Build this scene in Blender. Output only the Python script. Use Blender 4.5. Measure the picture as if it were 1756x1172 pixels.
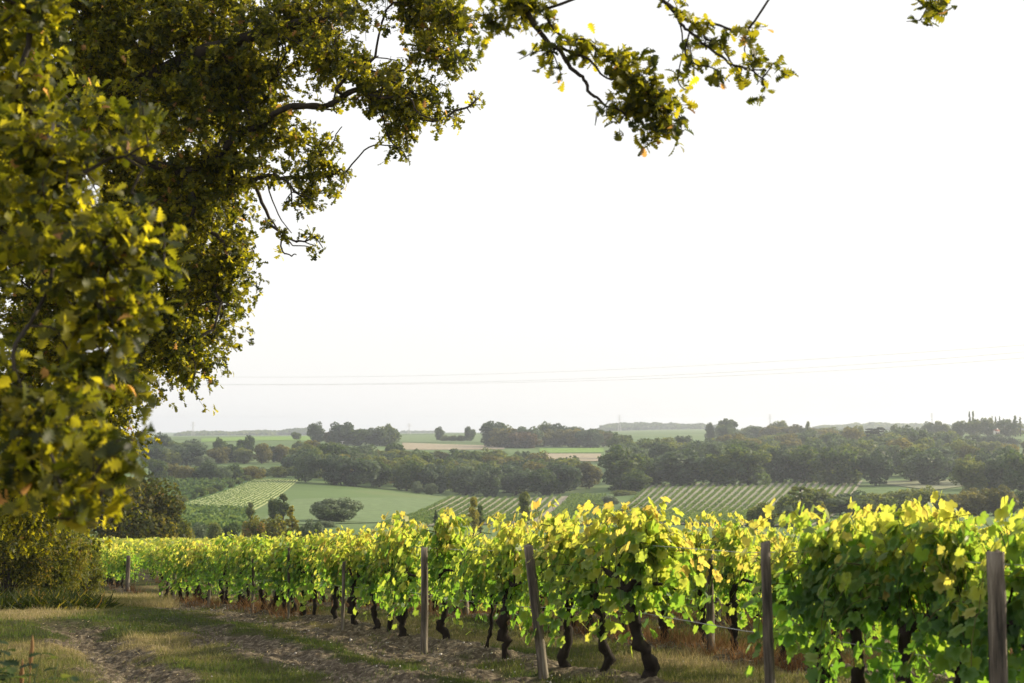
import bpy, math, random
import numpy as np
from mathutils import Vector, noise as mnoise
random.seed(7); rng = np.random.default_rng(7)
SC = bpy.context.scene
for o in list(bpy.data.objects): bpy.data.objects.remove(o)
COL = SC.collection
R = math.radians

# ------------------------------------------------------------------ camera
EZ = 1.75                       # eye height above the grass it stands on
FPX = 2439.0; PITCH = math.atan(149/2439.0)
cd = bpy.data.cameras.new('camera'); cam = bpy.data.objects.new('camera', cd); COL.objects.link(cam)
cd.sensor_width = 36; cd.lens = 50.0; cd.clip_start = .1; cd.clip_end = 20000
cam.location = (0, 0, EZ); cam.rotation_euler = (R(90)+PITCH, 0, 0)
cd.dof.use_dof = True; cd.dof.focus_distance = 24; cd.dof.aperture_fstop = 3.9
SC.camera = cam

# ------------------------------------------------------------------ sky and sun
SUN_AZ, SUN_EL = R(66), R(23)   # from the right, a little in front
w = bpy.data.worlds.new("World"); SC.world = w; w.use_nodes = True
nt = w.node_tree; nt.nodes.clear()
sky = nt.nodes.new('ShaderNodeTexSky'); sky.sky_type = 'NISHITA'; sky.sun_disc = False
sky.sun_elevation = SUN_EL; sky.sun_rotation = SUN_AZ
sky.dust_density = 4.0; sky.air_density = 1.0; sky.ozone_density = 1.0; sky.altitude = 50
mixn = nt.nodes.new('ShaderNodeMix'); mixn.data_type = 'RGBA'; mixn.inputs[0].default_value = 0.78
mixn.inputs[7].default_value = (9.6, 9.5, 9.3, 1)       # thin bright evening overcast
bg = nt.nodes.new('ShaderNodeBackground'); bg.inputs['Strength'].default_value = 0.086
out = nt.nodes.new('ShaderNodeOutputWorld')
nt.links.new(sky.outputs[0], mixn.inputs[6]); nt.links.new(mixn.outputs[2], bg.inputs['Color'])
nt.links.new(bg.outputs[0], out.inputs['Surface'])
sl = bpy.data.lights.new('sun', 'SUN'); sl.energy = 5.0; sl.angle = R(.5); sl.color = (1, .86, .62)
so = bpy.data.objects.new('sun', sl); COL.objects.link(so)
sdir = Vector((math.sin(SUN_AZ)*math.cos(SUN_EL), math.cos(SUN_AZ)*math.cos(SUN_EL), math.sin(SUN_EL)))
so.rotation_euler = sdir.to_track_quat('Z', 'Y').to_euler()
SC.view_settings.view_transform = 'Standard'; SC.view_settings.look = 'None'
SC.view_settings.exposure = 0.6; SC.view_settings.gamma = 1.0
SC.render.engine = 'CYCLES'
SC.cycles.max_bounces = 8; SC.cycles.transmission_bounces = 6; SC.cycles.volume_bounces = 0
SC.cycles.transparent_max_bounces = 8

# ------------------------------------------------------------------ pixel helper (1756 x 1172 photograph)
sp, cp = math.sin(PITCH), math.cos(PITCH)
def P(px, py, Y):
    a = (np.asarray(px, float)-878)/FPX; b = (586-np.asarray(py, float))/FPX
    dy = cp - b*sp; dz = sp + b*cp
    k = np.asarray(Y, float)/dy
    return a*k, np.asarray(Y, float)+0*k, EZ+dz*k
def PV(px, py, Y):
    x, y, z = P(px, py, Y); return np.array([float(x), float(y), float(z)])
def pxw(n, Y): return n*Y/FPX

# ------------------------------------------------------------------ numpy noise
def vnoise(x, y, seed=0):
    x = np.asarray(x, float); y = np.asarray(y, float)
    xi = np.floor(x).astype(np.int64); yi = np.floor(y).astype(np.int64)
    fx = x-xi; fy = y-yi; fx = fx*fx*(3-2*fx); fy = fy*fy*(3-2*fy)
    def h(a, b):
        n = (a*374761393 + b*668265263 + seed*1442695041) & 0xffffffff
        n = ((n ^ (n >> 13))*1274126177) & 0xffffffff
        return ((n ^ (n >> 16)) & 0xffff)/65535.0
    return (h(xi, yi)*(1-fx)+h(xi+1, yi)*fx)*(1-fy)+(h(xi, yi+1)*(1-fx)+h(xi+1, yi+1)*fx)*fy
def fbm(x, y, seed=0, o=4):
    s = 0; a = .5
    for i in range(o): s = s+a*vnoise(x*2**i, y*2**i, seed+i); a *= .5
    return s/(1-.5**o)

# ------------------------------------------------------------------ terrain function
NZ_Y = [-50, 0, 4, 8, 10.5, 12.4, 14.5, 18, 20.3, 23.4, 27.3, 34, 41, 45, 60, 80, 100, 140, 200]
NZ_Z = [-1.7, -1.75, -1.82, -1.96, -2.1, -2.22, -2.42, -2.71, -2.87, -3.12, -3.5, -4.2, -4.95, -5.28, -6.35, -7.7, -9.2, -12.5, -17]
TY = [300, 400, 500, 600, 700, 850, 1000, 1200, 1500, 1900, 3200, 6000]
TC = {200: [905, 873, 848, 825, 809, 793, 778, 760, 752, 750, 748, 742],
      450: [905, 873, 848, 825, 806, 788, 768, 756, 749, 748, 747, 742],
      850: [908, 889, 868, 853, 833, 798, 775, 762, 749, 744, 744, 742],
      1200: [905, 886, 856, 834, 820, 801, 784, 762, 750, 742, 736, 738],
      1430: [903, 884, 855, 833, 817, 797, 776, 760, 747, 741, 738, 738],
      1700: [900, 882, 855, 832, 813, 788, 765, 748, 738, 739, 739, 739]}
GY = np.concatenate([[-60], np.linspace(-50, 10, 61)[1:], np.geomspace(10.2, 8000, 900)])
cols = sorted(TC)
TAB = []
for c in cols:
    ys = NZ_Y + TY
    zs = [z+EZ for z in NZ_Z] + [float(P(c, p, Y)[2]) for p, Y in zip(TC[c], TY)]
    z = np.interp(GY, ys, zs)
    k = np.ones(25)/25; zp = np.pad(z, 12, 'edge'); z2 = np.convolve(zp, k, 'valid')
    blend = np.clip((GY-60)/60, 0, 1); k5 = np.ones(7)/7; z3 = np.convolve(np.pad(z, 3, 'edge'), k5, 'valid')
    TAB.append(z3*(1-blend)+z2*blend)
TAB = np.array(TAB)
CT = (np.array(cols)-878)/FPX
def terrain(X, Y):
    X = np.asarray(X, float); Y = np.asarray(Y, float)
    t = np.clip(X/np.maximum(Y, 1.0), CT[0], CT[-1])
    zs = np.array([np.interp(Y, GY, r) for r in TAB])
    ci = np.clip(np.searchsorted(CT, t)-1, 0, len(CT)-2)
    u = (t-CT[ci])/(CT[ci+1]-CT[ci]); u = u*u*(3-2*u)
    za = np.take_along_axis(zs, ci[None], 0)[0] if zs.ndim > 1 else zs[ci]
    zb = np.take_along_axis(zs, (ci+1)[None], 0)[0] if zs.ndim > 1 else zs[ci+1]
    return za*(1-u)+zb*u
def terr(x, y): return float(terrain(np.array([x]), np.array([y]))[0])
def G(px, py, ymin=5):
    Ys = np.geomspace(ymin, 6000, 4000)
    x, y, z = P(px, py, Ys); zt = terrain(x, y)
    i = np.argmax(zt >= z)
    if not (zt >= z).any(): i = len(Ys)-1
    return np.array([x[i], y[i], zt[i]])

# ------------------------------------------------------------------ mesh helpers
def mesh_np(name, V, F, tint=None, attrs=None, smooth=False):
    V = np.asarray(V, np.float32); me = bpy.data.meshes.new(name)
    if not isinstance(F, list): F = [F]
    F = [np.asarray(f, np.int32) for f in F if len(f)]
    me.vertices.add(len(V)); me.vertices.foreach_set('co', V.ravel())
    nl = sum(f.size for f in F); npg = sum(len(f) for f in F)
    me.loops.add(nl); me.loops.foreach_set('vertex_index', np.concatenate([f.ravel() for f in F]))
    st = []; off = 0
    for f in F:
        st.append(off+np.arange(len(f))*f.shape[1]); off += f.size
    me.polygons.add(npg); me.polygons.foreach_set('loop_start', np.concatenate(st).astype(np.int32))
    me.update(calc_edges=True)
    if smooth: me.polygons.foreach_set('use_smooth', np.ones(npg, bool))
    at = dict(attrs or {})
    if tint is not None: at['tint'] = tint
    for k, a in at.items():
        A = me.attributes.new(k, 'FLOAT', 'POINT'); A.data.foreach_set('value', np.asarray(a, np.float32))
    return me
def link(name, me, mat=None, parent=None, loc=None):
    o = bpy.data.objects.new(name, me); COL.objects.link(o)
    if mat is not None and me is not None and not me.materials: me.materials.append(mat)
    if parent: o.parent = parent
    if loc is not None: o.location = loc
    return o
def tag(o, label=None, cat=None, group=None, kind=None):
    if label: o['label'] = label
    if cat: o['category'] = cat
    if group: o['group'] = group
    if kind: o['kind'] = kind
    return o
def empty(name, loc=(0, 0, 0), rz=0, scale=None):
    o = bpy.data.objects.new(name, None); COL.objects.link(o)
    o.empty_display_size = .2; o.location = loc; o.rotation_euler = (0, 0, rz)
    if scale is not None: o.scale = scale
    return o
def norm(a): return a/np.maximum(np.linalg.norm(a, axis=-1, keepdims=True), 1e-9)
def basis(d, n):
    y = norm(d); z = norm(n-(n*y).sum(-1, keepdims=True)*y); x = np.cross(y, z)
    return np.stack([x, y, z], -1)
def scatter(Tv, Tf, pos, B, s):
    N = len(pos); k = len(Tv)
    s = np.asarray(s, float); s = s[:, None] if s.ndim == 1 else s
    V = np.einsum('nij,kj->nki', B, Tv)*s[:, None, :]+pos[:, None, :]
    F = Tf[None]+(np.arange(N)*k)[:, None, None]
    return V.reshape(-1, 3), F.reshape(-1, Tf.shape[1])
def rnd(n): return norm(rng.normal(size=(n, 3)))
class MB:
    def __init__(s): s.V = []; s.F = {}; s.T = []; s.n = 0
    def add(s, V, F, t=.5):
        V = np.asarray(V, float); F = np.asarray(F)
        s.V.append(V); s.F.setdefault(F.shape[1], []).append(F+s.n); s.n += len(V)
        s.T.append(np.full(len(V), t) if np.isscalar(t) else np.asarray(t))
    def tube(s, pts, rad, seg=6, jit=0, t=.5, cap=True):
        pts = np.asarray(pts, float); n = len(pts); rad = np.broadcast_to(np.asarray(rad, float), (n,))
        d = np.gradient(pts, axis=0) if n > 2 else np.repeat((pts[1]-pts[0])[None], 2, 0)
        d = norm(d); up = np.tile([0., 0, 1], (n, 1)); m = np.abs(d[:, 2]) > .9
        if m.mean() > .5: up = np.tile([1., 0, 0], (n, 1))
        else: up = np.where(m[:, None], np.array([.3, .1, .94]), up)
        x = norm(np.cross(up, d)); y = np.cross(d, x)
        a = np.arange(seg)*2*math.pi/seg
        r = rad[:, None]*(1+jit*rng.normal(size=(n, seg)))
        V = pts[:, None]+(x[:, None]*np.cos(a)[None, :, None]+y[:, None]*np.sin(a)[None, :, None])*r[..., None]
        i = np.arange(n-1)[:, None]*seg; j = np.arange(seg)[None]
        F = np.stack([i+j, i+(j+1) % seg, i+seg+(j+1) % seg, i+seg+j], -1).reshape(-1, 4)
        V = V.reshape(-1, 3); s.add(V, F, t)
        if cap:
            c = pts[-1]+d[-1]*rad[-1]*.15; b = s.n-seg*1
            s.add(c[None], np.zeros((0, 3), int), t)
            s.F.setdefault(3, []).append(np.array([[b+k-seg*0, b+(k+1) % seg, s.n-1] for k in range(seg)]))
    def box(s, c, h, rot=0, t=.5):
        c = np.asarray(c, float); h = np.asarray(h, float)
        V = np.array([[x, y, z] for x in (-1, 1) for y in (-1, 1) for z in (-1, 1)])*h
        cr, sr = math.cos(rot), math.sin(rot)
        V = np.stack([V[:, 0]*cr-V[:, 1]*sr, V[:, 0]*sr+V[:, 1]*cr, V[:, 2]], 1)+c
        s.add(V, [[0, 1, 3, 2], [4, 6, 7, 5], [0, 4, 5, 1], [2, 3, 7, 6], [0, 2, 6, 4], [1, 5, 7, 3]], t)
    def mesh(s, name, smooth=False):
        return mesh_np(name, np.concatenate(s.V), [np.concatenate(f) for f in s.F.values()], np.concatenate(s.T), smooth=smooth)

# ------------------------------------------------------------------ materials
def newmat(name):
    m = bpy.data.materials.new(name); m.use_nodes = True; m.node_tree.nodes.clear(); return m, m.node_tree
def ramp(nt, stops):
    r = nt.nodes.new('ShaderNodeValToRGB'); e = r.color_ramp.elements
    while len(e) < len(stops): e.new(.5)
    for k, (p, c) in enumerate(stops): e[k].position = p; e[k].color = (*c, 1)
    return r
def leaf_mat(name, stops, trans, tfac=.45, rough=.45, spec=.35, objvar=.25):
    m, t = newmat(name); N = t.nodes; L = t.links
    at = N.new('ShaderNodeAttribute'); at.attribute_name = 'tint'
    oi = N.new('ShaderNodeObjectInfo')
    ad = N.new('ShaderNodeMath'); ad.operation = 'MULTIPLY_ADD'
    L.new(oi.outputs['Random'], ad.inputs[0]); ad.inputs[1].default_value = objvar; L.new(at.outputs['Fac'], ad.inputs[2])
    sb = N.new('ShaderNodeMath'); sb.operation = 'SUBTRACT'; L.new(ad.outputs[0], sb.inputs[0]); sb.inputs[1].default_value = objvar/2
    r1 = ramp(t, stops); r2 = ramp(t, trans)
    L.new(sb.outputs[0], r1.inputs[0]); L.new(sb.outputs[0], r2.inputs[0])
    p = N.new('ShaderNodeBsdfPrincipled'); p.inputs['Roughness'].default_value = rough
    p.inputs['Specular IOR Level'].default_value = spec
    tr = N.new('ShaderNodeBsdfTranslucent'); mx = N.new('ShaderNodeMixShader'); mx.inputs[0].default_value = tfac
    L.new(r1.outputs[0], p.inputs['Base Color']); L.new(r2.outputs[0], tr.inputs['Color'])
    L.new(p.outputs[0], mx.inputs[1]); L.new(tr.outputs[0], mx.inputs[2])
    o = N.new('ShaderNodeOutputMaterial'); L.new(mx.outputs[0], o.inputs[0]); return m
def noisy_mat(name, stops, scale=8, stretch=(1, 1, 1), rough=.85, bump=.3, bdist=.02, detail=6, coord='Object', spec=.2):
    m, t = newmat(name); N = t.nodes; L = t.links
    tc = N.new('ShaderNodeTexCoord'); mp = N.new('ShaderNodeMapping'); mp.inputs['Scale'].default_value = stretch
    ns = N.new('ShaderNodeTexNoise'); ns.inputs['Scale'].default_value = scale; ns.inputs['Detail'].default_value = detail
    ns.inputs['Roughness'].default_value = .65
    L.new(tc.outputs[coord], mp.inputs[0]); L.new(mp.outputs[0], ns.inputs['Vector'])
    r = ramp(t, stops); L.new(ns.outputs['Fac'], r.inputs[0])
    p = N.new('ShaderNodeBsdfPrincipled'); p.inputs['Roughness'].default_value = rough; p.inputs['Specular IOR Level'].default_value = spec
    L.new(r.outputs[0], p.inputs['Base Color'])
    if bump:
        b = N.new('ShaderNodeBump'); b.inputs['Strength'].default_value = bump; b.inputs['Distance'].default_value = bdist
        L.new(ns.outputs['Fac'], b.inputs['Height']); L.new(b.outputs[0], p.inputs['Normal'])
    o = N.new('ShaderNodeOutputMaterial'); L.new(p.outputs[0], o.inputs[0]); return m

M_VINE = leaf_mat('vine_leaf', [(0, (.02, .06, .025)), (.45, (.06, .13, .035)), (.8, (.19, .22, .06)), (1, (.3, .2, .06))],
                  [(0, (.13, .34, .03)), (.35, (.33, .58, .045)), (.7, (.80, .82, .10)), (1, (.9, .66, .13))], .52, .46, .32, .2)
M_OAK = leaf_mat('oak_leaf', [(0, (.008, .016, .004)), (.5, (.03, .045, .007)), (.93, (.10, .10, .018)), (.98, (.22, .11, .04)), (1, (.4, .2, .09))],
                 [(0, (.03, .05, .004)), (.4, (.2, .21, .008)), (.93, (.95, .82, .03)), (.98, (.7, .38, .06)), (1, (.8, .45, .15))], .55, .5, .28, 0)
M_TREE = leaf_mat('woodland_leaf', [(0, (.012, .027, .011)), (.5, (.028, .058, .018)), (1, (.09, .12, .03))],
                  [(0, (.06, .11, .02)), (.5, (.16, .24, .04)), (1, (.34, .36, .06))], .34, .6, .2, .75)
M_TREE_B = leaf_mat('woodland_leaf_grey', [(0, (.022, .038, .022)), (.5, (.045, .072, .038)), (1, (.09, .12, .06))],
                  [(0, (.05, .1, .04)), (1, (.2, .28, .1))], .3, .6, .2, .5)
M_TREE_C = leaf_mat('woodland_leaf_olive', [(0, (.022, .032, .010)), (.5, (.05, .062, .018)), (1, (.11, .115, .03))],
                  [(0, (.1, .12, .02)), (1, (.4, .34, .06))], .34, .6, .2, .5)
M_GOLD = leaf_mat('gold_leaf', [(0, (.09, .10, .015)), (.5, (.17, .17, .02)), (1, (.28, .25, .03))],
                  [(0, (.2, .2, .02)), (.5, (.38, .34, .03)), (1, (.55, .46, .05))], .35, .55, .2, .1)
M_PALE = leaf_mat('pale_leaf', [(0, (.06, .085, .045)), (.5, (.11, .145, .075)), (1, (.18, .22, .12))],
                  [(0, (.08, .12, .05)), (1, (.2, .26, .12))], .25, .6, .2, .1)
M_BROWN = leaf_mat('brown_leaf', [(0, (.045, .035, .018)), (.5, (.08, .06, .025)), (1, (.15, .1, .035))],
                   [(0, (.1, .08, .03)), (1, (.25, .17, .05))], .25, .6, .2, .1)
M_NEEDLE = leaf_mat('needle', [(0, (.012, .022, .012)), (1, (.04, .055, .025))], [(0, (.02, .03, .01)), (1, (.07, .08, .03))], .15, .6, .2, .1)
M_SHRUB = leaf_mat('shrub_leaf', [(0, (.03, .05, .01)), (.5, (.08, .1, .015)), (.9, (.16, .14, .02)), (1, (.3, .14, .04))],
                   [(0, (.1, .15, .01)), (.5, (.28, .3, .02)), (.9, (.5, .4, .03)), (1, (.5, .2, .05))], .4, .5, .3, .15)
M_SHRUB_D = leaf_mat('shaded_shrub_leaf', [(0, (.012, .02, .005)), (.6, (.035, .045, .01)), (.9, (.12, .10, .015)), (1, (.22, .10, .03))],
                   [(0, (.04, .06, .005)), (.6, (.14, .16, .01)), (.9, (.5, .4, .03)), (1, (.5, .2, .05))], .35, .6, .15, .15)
M_ROW = leaf_mat('field_vine_leaf', [(0, (.03, .07, .018)), (.5, (.06, .13, .03)), (1, (.13, .2, .05))],
                 [(0, (.1, .18, .04)), (1, (.3, .38, .08))], .35, .6, .2, .05)
M_GRASS = leaf_mat('grass_blade', [(0, (.03, .046, .008)), (.4, (.068, .072, .017)), (.7, (.18, .15, .062)), (1, (.38, .31, .17))],
                   [(0, (.1, .2, .02)), (.5, (.25, .27, .05)), (1, (.45, .36, .16))], .35, .55, .25, 0)
M_DRY = leaf_mat('dry_weed', [(0, (.07, .04, .02)), (.5, (.14, .07, .03)), (1, (.3, .19, .09))],
                 [(0, (.1, .05, .02)), (1, (.4, .22, .09))], .3, .7, .1, 0)
M_BARK = noisy_mat('vine_bark', [(.3, (.008, .006, .005)), (.6, (.028, .021, .016)), (.8, (.075, .058, .045))], 9, (1, 1, .35), .9, .9, .03)
M_SHOOT = noisy_mat('green_cane', [(.3, (.05, .06, .015)), (.7, (.12, .09, .03))], 12, bump=0)
M_OBARK = noisy_mat('oak_bark', [(.3, (.02, .017, .013)), (.7, (.06, .05, .04))], 6, (1, 1, .4), .9, .8, .03)
M_POST = noisy_mat('weathered_post_wood', [(.35, (.03, .027, .022)), (.5, (.12, .10, .078)), (.66, (.3, .265, .21))], 16, (1, 1, .09), .85, .8, .02)
M_WIRE = noisy_mat('galvanised_wire', [(0, (.3, .3, .3)), (1, (.5, .5, .5))], 3, rough=.5, bump=0, spec=.5)
M_CABLE = noisy_mat('power_cable', [(0, (.36, .34, .31)), (1, (.45, .43, .4))], 1, rough=.5, bump=0, spec=.5)
M_STONE = noisy_mat('stone', [(.3, (.3, .27, .24)), (.7, (.6, .57, .52))], 20)
M_WALL = noisy_mat('rendered_wall', [(.3, (.6, .56, .5)), (.7, (.75, .71, .65))], 3)
M_ROOF = noisy_mat('roof_tiles', [(.3, (.14, .06, .04)), (.7, (.25, .12, .08))], 3, (8, 1, 1))
M_GLASS = noisy_mat('dark_pane', [(.3, (.02, .02, .025)), (.7, (.04, .04, .05))], 1, rough=.15, bump=0, spec=.5)

# ------------------------------------------------------------------ ground
ROWX0, ROWD, ROWS = .31, 2.76, .393
def row_x(k, Y): return ROWX0+ROWD*k-ROWS*(Y-14.5)
CR = math.cos(math.atan(ROWS))
def rutline(pts): return np.array([G(*p)[:2] for p in pts])
RUTS = [rutline([(760, 1190), (700, 1182), (581, 1152), (461, 1118), (376, 1088), (290, 1066), (230, 1058)]),
        rutline([(330, 1220), (239, 1168), (191, 1130), (147, 1093), (100, 1072), (20, 1060)])]
def polydist(X, Y, L):
    d = np.full(X.shape, 1e9)
    for a, b in zip(L[:-1], L[1:]):
        ab = b-a; t = np.clip(((X-a[0])*ab[0]+(Y-a[1])*ab[1])/(ab@ab), 0, 1)
        d = np.minimum(d, np.hypot(X-a[0]-t*ab[0], Y-a[1]-t*ab[1]))
    return d
def near_fields(X, Y):
    """height offset, bare soil and dryness of the vineyard floor"""
    near = (np.clip((125-Y)/15, 0, 1))*(Y > 3)
    u = (X-row_x(0, Y))/ROWD; k = np.round(u); pd = (u-k)*ROWD*CR
    inrow = (k >= 0)*near*(1-((Y > 41)&(Y < 47.5)))
    wob = (fbm(X*1.3, Y*1.3, 5)-.5)
    berm = np.exp(-(pd/.32)**2)*inrow
    soil = np.clip(1.5-np.abs(pd)/.34+wob*2.2, 0, 1)*inrow
    p0 = u*ROWD*CR
    strip = np.clip(1.4-np.abs(p0+.75)/.42+wob*3, 0, 1)*(Y < 44)*near
    dz = berm*.07-.03*strip; soil = np.maximum(soil, strip*.95)
    for L, wd in zip(RUTS, (.42, .4)):
        m = Y < 40
        d = np.full(X.shape, 9.); d[m] = polydist(X[m], Y[m], L)
        fade = np.clip((27-Y)/9, 0, 1)
        r = np.clip(1.6-d/wd+wob*2.5, 0, 1)*fade
        dz = dz-.09*np.exp(-(d/(wd*.7))**2)*fade+.035*np.exp(-((d-wd*1.25)/.18)**2)*fade
        soil = np.maximum(soil, r)
    lum = (fbm(X*5, Y*5, 11, 4)-.5)*.07+(fbm(X*.7, Y*.7, 3, 3)-.5)*.12
    rough = (fbm(X*9, Y*9, 21, 3)-.5)
    dz = dz+(lum+rough*.11*soil)*near
    dry = np.clip(.45+(fbm(X*.45, Y*.45, 8, 4)-.5)*2.2, 0, 1)
    green = np.exp(-((p0+1.9)/.75)**2)*(Y < 40)
    dry = dry*(1-.75*green)+.25*np.clip(-p0-5.5, 0, 2)/2*(1-green)
    return dz, soil, np.clip(dry, 0, 1)
def ground_z(x, y):
    X = np.atleast_1d(np.asarray(x, float)); Y = np.atleast_1d(np.asarray(y, float))
    return terrain(X, Y)+near_fields(X, Y)[0]

fine = np.radians(np.arange(-25, 25.001, .07)); coarse = np.radians(np.concatenate([np.arange(-180, -25, 4), np.arange(28, 180, 4)]))
az = np.sort(np.concatenate([fine, coarse])); rad = np.concatenate([[1.5, 3, 5, 6.5], np.geomspace(7.5, 60, 620), np.geomspace(60.5, 6000, 420)[0:]])
A_, R_ = np.meshgrid(az, rad); X = R_*np.sin(A_); Y = R_*np.cos(A_)
Xf, Yf = X.ravel(), Y.ravel()
zt = terrain(Xf, Yf); dz, soil, dry = near_fields(Xf, Yf)
na, nr = len(az), len(rad)
V = np.stack([Xf, Yf, zt+dz], 1)
i = np.arange(nr-1)[:, None]*na; j = np.arange(na)[None]
F = np.stack([i+j, i+(j+1) % na, i+na+(j+1) % na, i+na+j], -1).reshape(-1, 4)[:, ::-1]
V = np.concatenate([V, [[0, 0, terr(0, 0)]]]); soil = np.append(soil, 0); dry = np.append(dry, .5)
Fc = np.stack([np.full(na, len(V)-1), np.arange(na), (np.arange(na)+1) % na], 1)[:, ::-1]
me = mesh_np('ground', V, [F, Fc], attrs={'soil': soil, 'dry': dry}, smooth=True)
m, t = newmat('vineyard_ground'); N = t.nodes; L = t.links
def nd(ty, **k):
    n = N.new(ty)
    for a, b in k.items(): setattr(n, a, b)
    return n
geo = nd('ShaderNodeNewGeometry'); a1 = nd('ShaderNodeAttribute', attribute_name='soil'); a2 = nd('ShaderNodeAttribute', attribute_name='dry')
def nz(scale, det=6, ro=.6):
    n = nd('ShaderNodeTexNoise'); n.inputs['Scale'].default_value = scale; n.inputs['Detail'].default_value = det
    n.inputs['Roughness'].default_value = ro; L.new(geo.outputs['Position'], n.inputs['Vector']); return n
n1 = nz(14, 8, .7); n2 = nz(.9, 5); n3 = nz(60, 4, .7); n4 = nz(.012, 3); n5 = nz(.25, 6, .7)
soilr = ramp(t, [(.3, (.026, .02, .014)), (.5, (.085, .068, .047)), (.7, (.29, .245, .175))]); L.new(n1.outputs['Fac'], soilr.inputs[0])
grr = ramp(t, [(0, (.028, .036, .008)), (.45, (.065, .06, .019)), (1, (.18, .14, .062))])
mth = nd('ShaderNodeMath', operation='MULTIPLY_ADD'); L.new(n1.outputs['Fac'], mth.inputs[0]); mth.inputs[1].default_value = .8; L.new(a2.outputs['Fac'], mth.inputs[2])
mt2 = nd('ShaderNodeMath', operation='SUBTRACT'); L.new(mth.outputs[0], mt2.inputs[0]); mt2.inputs[1].default_value = .4; L.new(mt2.outputs[0], grr.inputs[0])
mxs = nd('ShaderNodeMix', data_type='RGBA'); 
ms = nd('ShaderNodeMapRange'); ms.inputs['From Min'].default_value = .35; ms.inputs['From Max'].default_value = .75
mm = nd('ShaderNodeMath', operation='MULTIPLY_ADD'); L.new(n3.outputs['Fac'], mm.inputs[0]); mm.inputs[1].default_value = .5; 
mm3 = nd('ShaderNodeMath', operation='SUBTRACT'); L.new(a1.outputs['Fac'], mm3.inputs[0]); mm3.inputs[1].default_value = .25; L.new(mm3.outputs[0], mm.inputs[2])
L.new(mm.outputs[0], ms.inputs['Value']); L.new(ms.outputs[0], mxs.inputs[0]); L.new(grr.outputs[0], mxs.inputs[6]); L.new(soilr.outputs[0], mxs.inputs[7])
farr = ramp(t, [(.3, (.07, .11, .035)), (.5, (.10, .155, .055)), (.7, (.13, .17, .07))])
mf = nd('ShaderNodeMath', operation='MULTIPLY_ADD'); L.new(n5.outputs['Fac'], mf.inputs[0]); mf.inputs[1].default_value = .35; mf.inputs[2].default_value = -.17
mf2 = nd('ShaderNodeMath', operation='ADD'); L.new(mf.outputs[0], mf2.inputs[0]); L.new(n4.outputs['Fac'], mf2.inputs[1]); L.new(mf2.outputs[0], farr.inputs[0])
sx = nd('ShaderNodeSeparateXYZ'); L.new(geo.outputs['Position'], sx.inputs[0])
mr = nd('ShaderNodeMapRange'); mr.inputs['From Min'].default_value = 120; mr.inputs['From Max'].default_value = 180; L.new(sx.outputs['Y'], mr.inputs['Value'])
mxf = nd('ShaderNodeMix', data_type='RGBA'); L.new(mr.outputs[0], mxf.inputs[0]); L.new(mxs.outputs[2], mxf.inputs[6]); L.new(farr.outputs[0], mxf.inputs[7])
pb = nd('ShaderNodeBsdfPrincipled'); pb.inputs['Roughness'].default_value = .95; pb.inputs['Specular IOR Level'].default_value = .1
L.new(mxf.outputs[2], pb.inputs['Base Color'])
bp = nd('ShaderNodeBump'); bp.inputs['Strength'].default_value = .8; bp.inputs['Distance'].default_value = .04
L.new(n1.outputs['Fac'], bp.inputs['Height']); L.new(bp.outputs[0], pb.inputs['Normal'])
oo = nd('ShaderNodeOutputMaterial'); L.new(pb.outputs[0], oo.inputs[0])
tag(link('ground', me, m), kind='structure')

# ------------------------------------------------------------------ far fields (draped sheets) and their vine rows
def field_mat(name, c, var=.25):
    lo = tuple(x*(1-var) for x in c); hi = tuple(x*(1+var) for x in c)
    return noisy_mat(name, [(.35, lo), (.65, hi)], .35, rough=.95, bump=0, detail=7, coord='Object', spec=.05)
def corner_grid(cor, n=36, m_=60):
    fl, fr, nr_, nl = [G(*c, ymin=150)[:2] for c in cor]
    u = np.linspace(0, 1, m_+1)[None, :, None]; v = np.linspace(0, 1, n+1)[:, None, None]
    return (fl*(1-u)+fr*u)*(1-v)+(nl*(1-u)+nr_*u)*v
fcount = [0]
def field(name, cor, mat, lift=.1):
    g = corner_grid(cor); n, m_ = g.shape[:2]; f = g.reshape(-1, 2); fcount[0] += 1
    z = terrain(f[:, 0], f[:, 1])+lift+fcount[0]*.02
    i = np.arange(n-1)[:, None]*m_; j = np.arange(m_-1)[None]
    F = np.stack([i+j, i+m_+j, i+m_+j+1, i+j+1], -1).reshape(-1, 4)
    o = link(name, mesh_np(name, np.column_stack([f, z]), F, smooth=True), mat); tag(o, kind='structure'); return g
Tquad = np.array([[-.5, 0, 0], [.5, 0, .08], [.45, 1, 0], [-.4, .9, .1]]); Fquad = np.array([[0, 1, 2, 3]])
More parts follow.
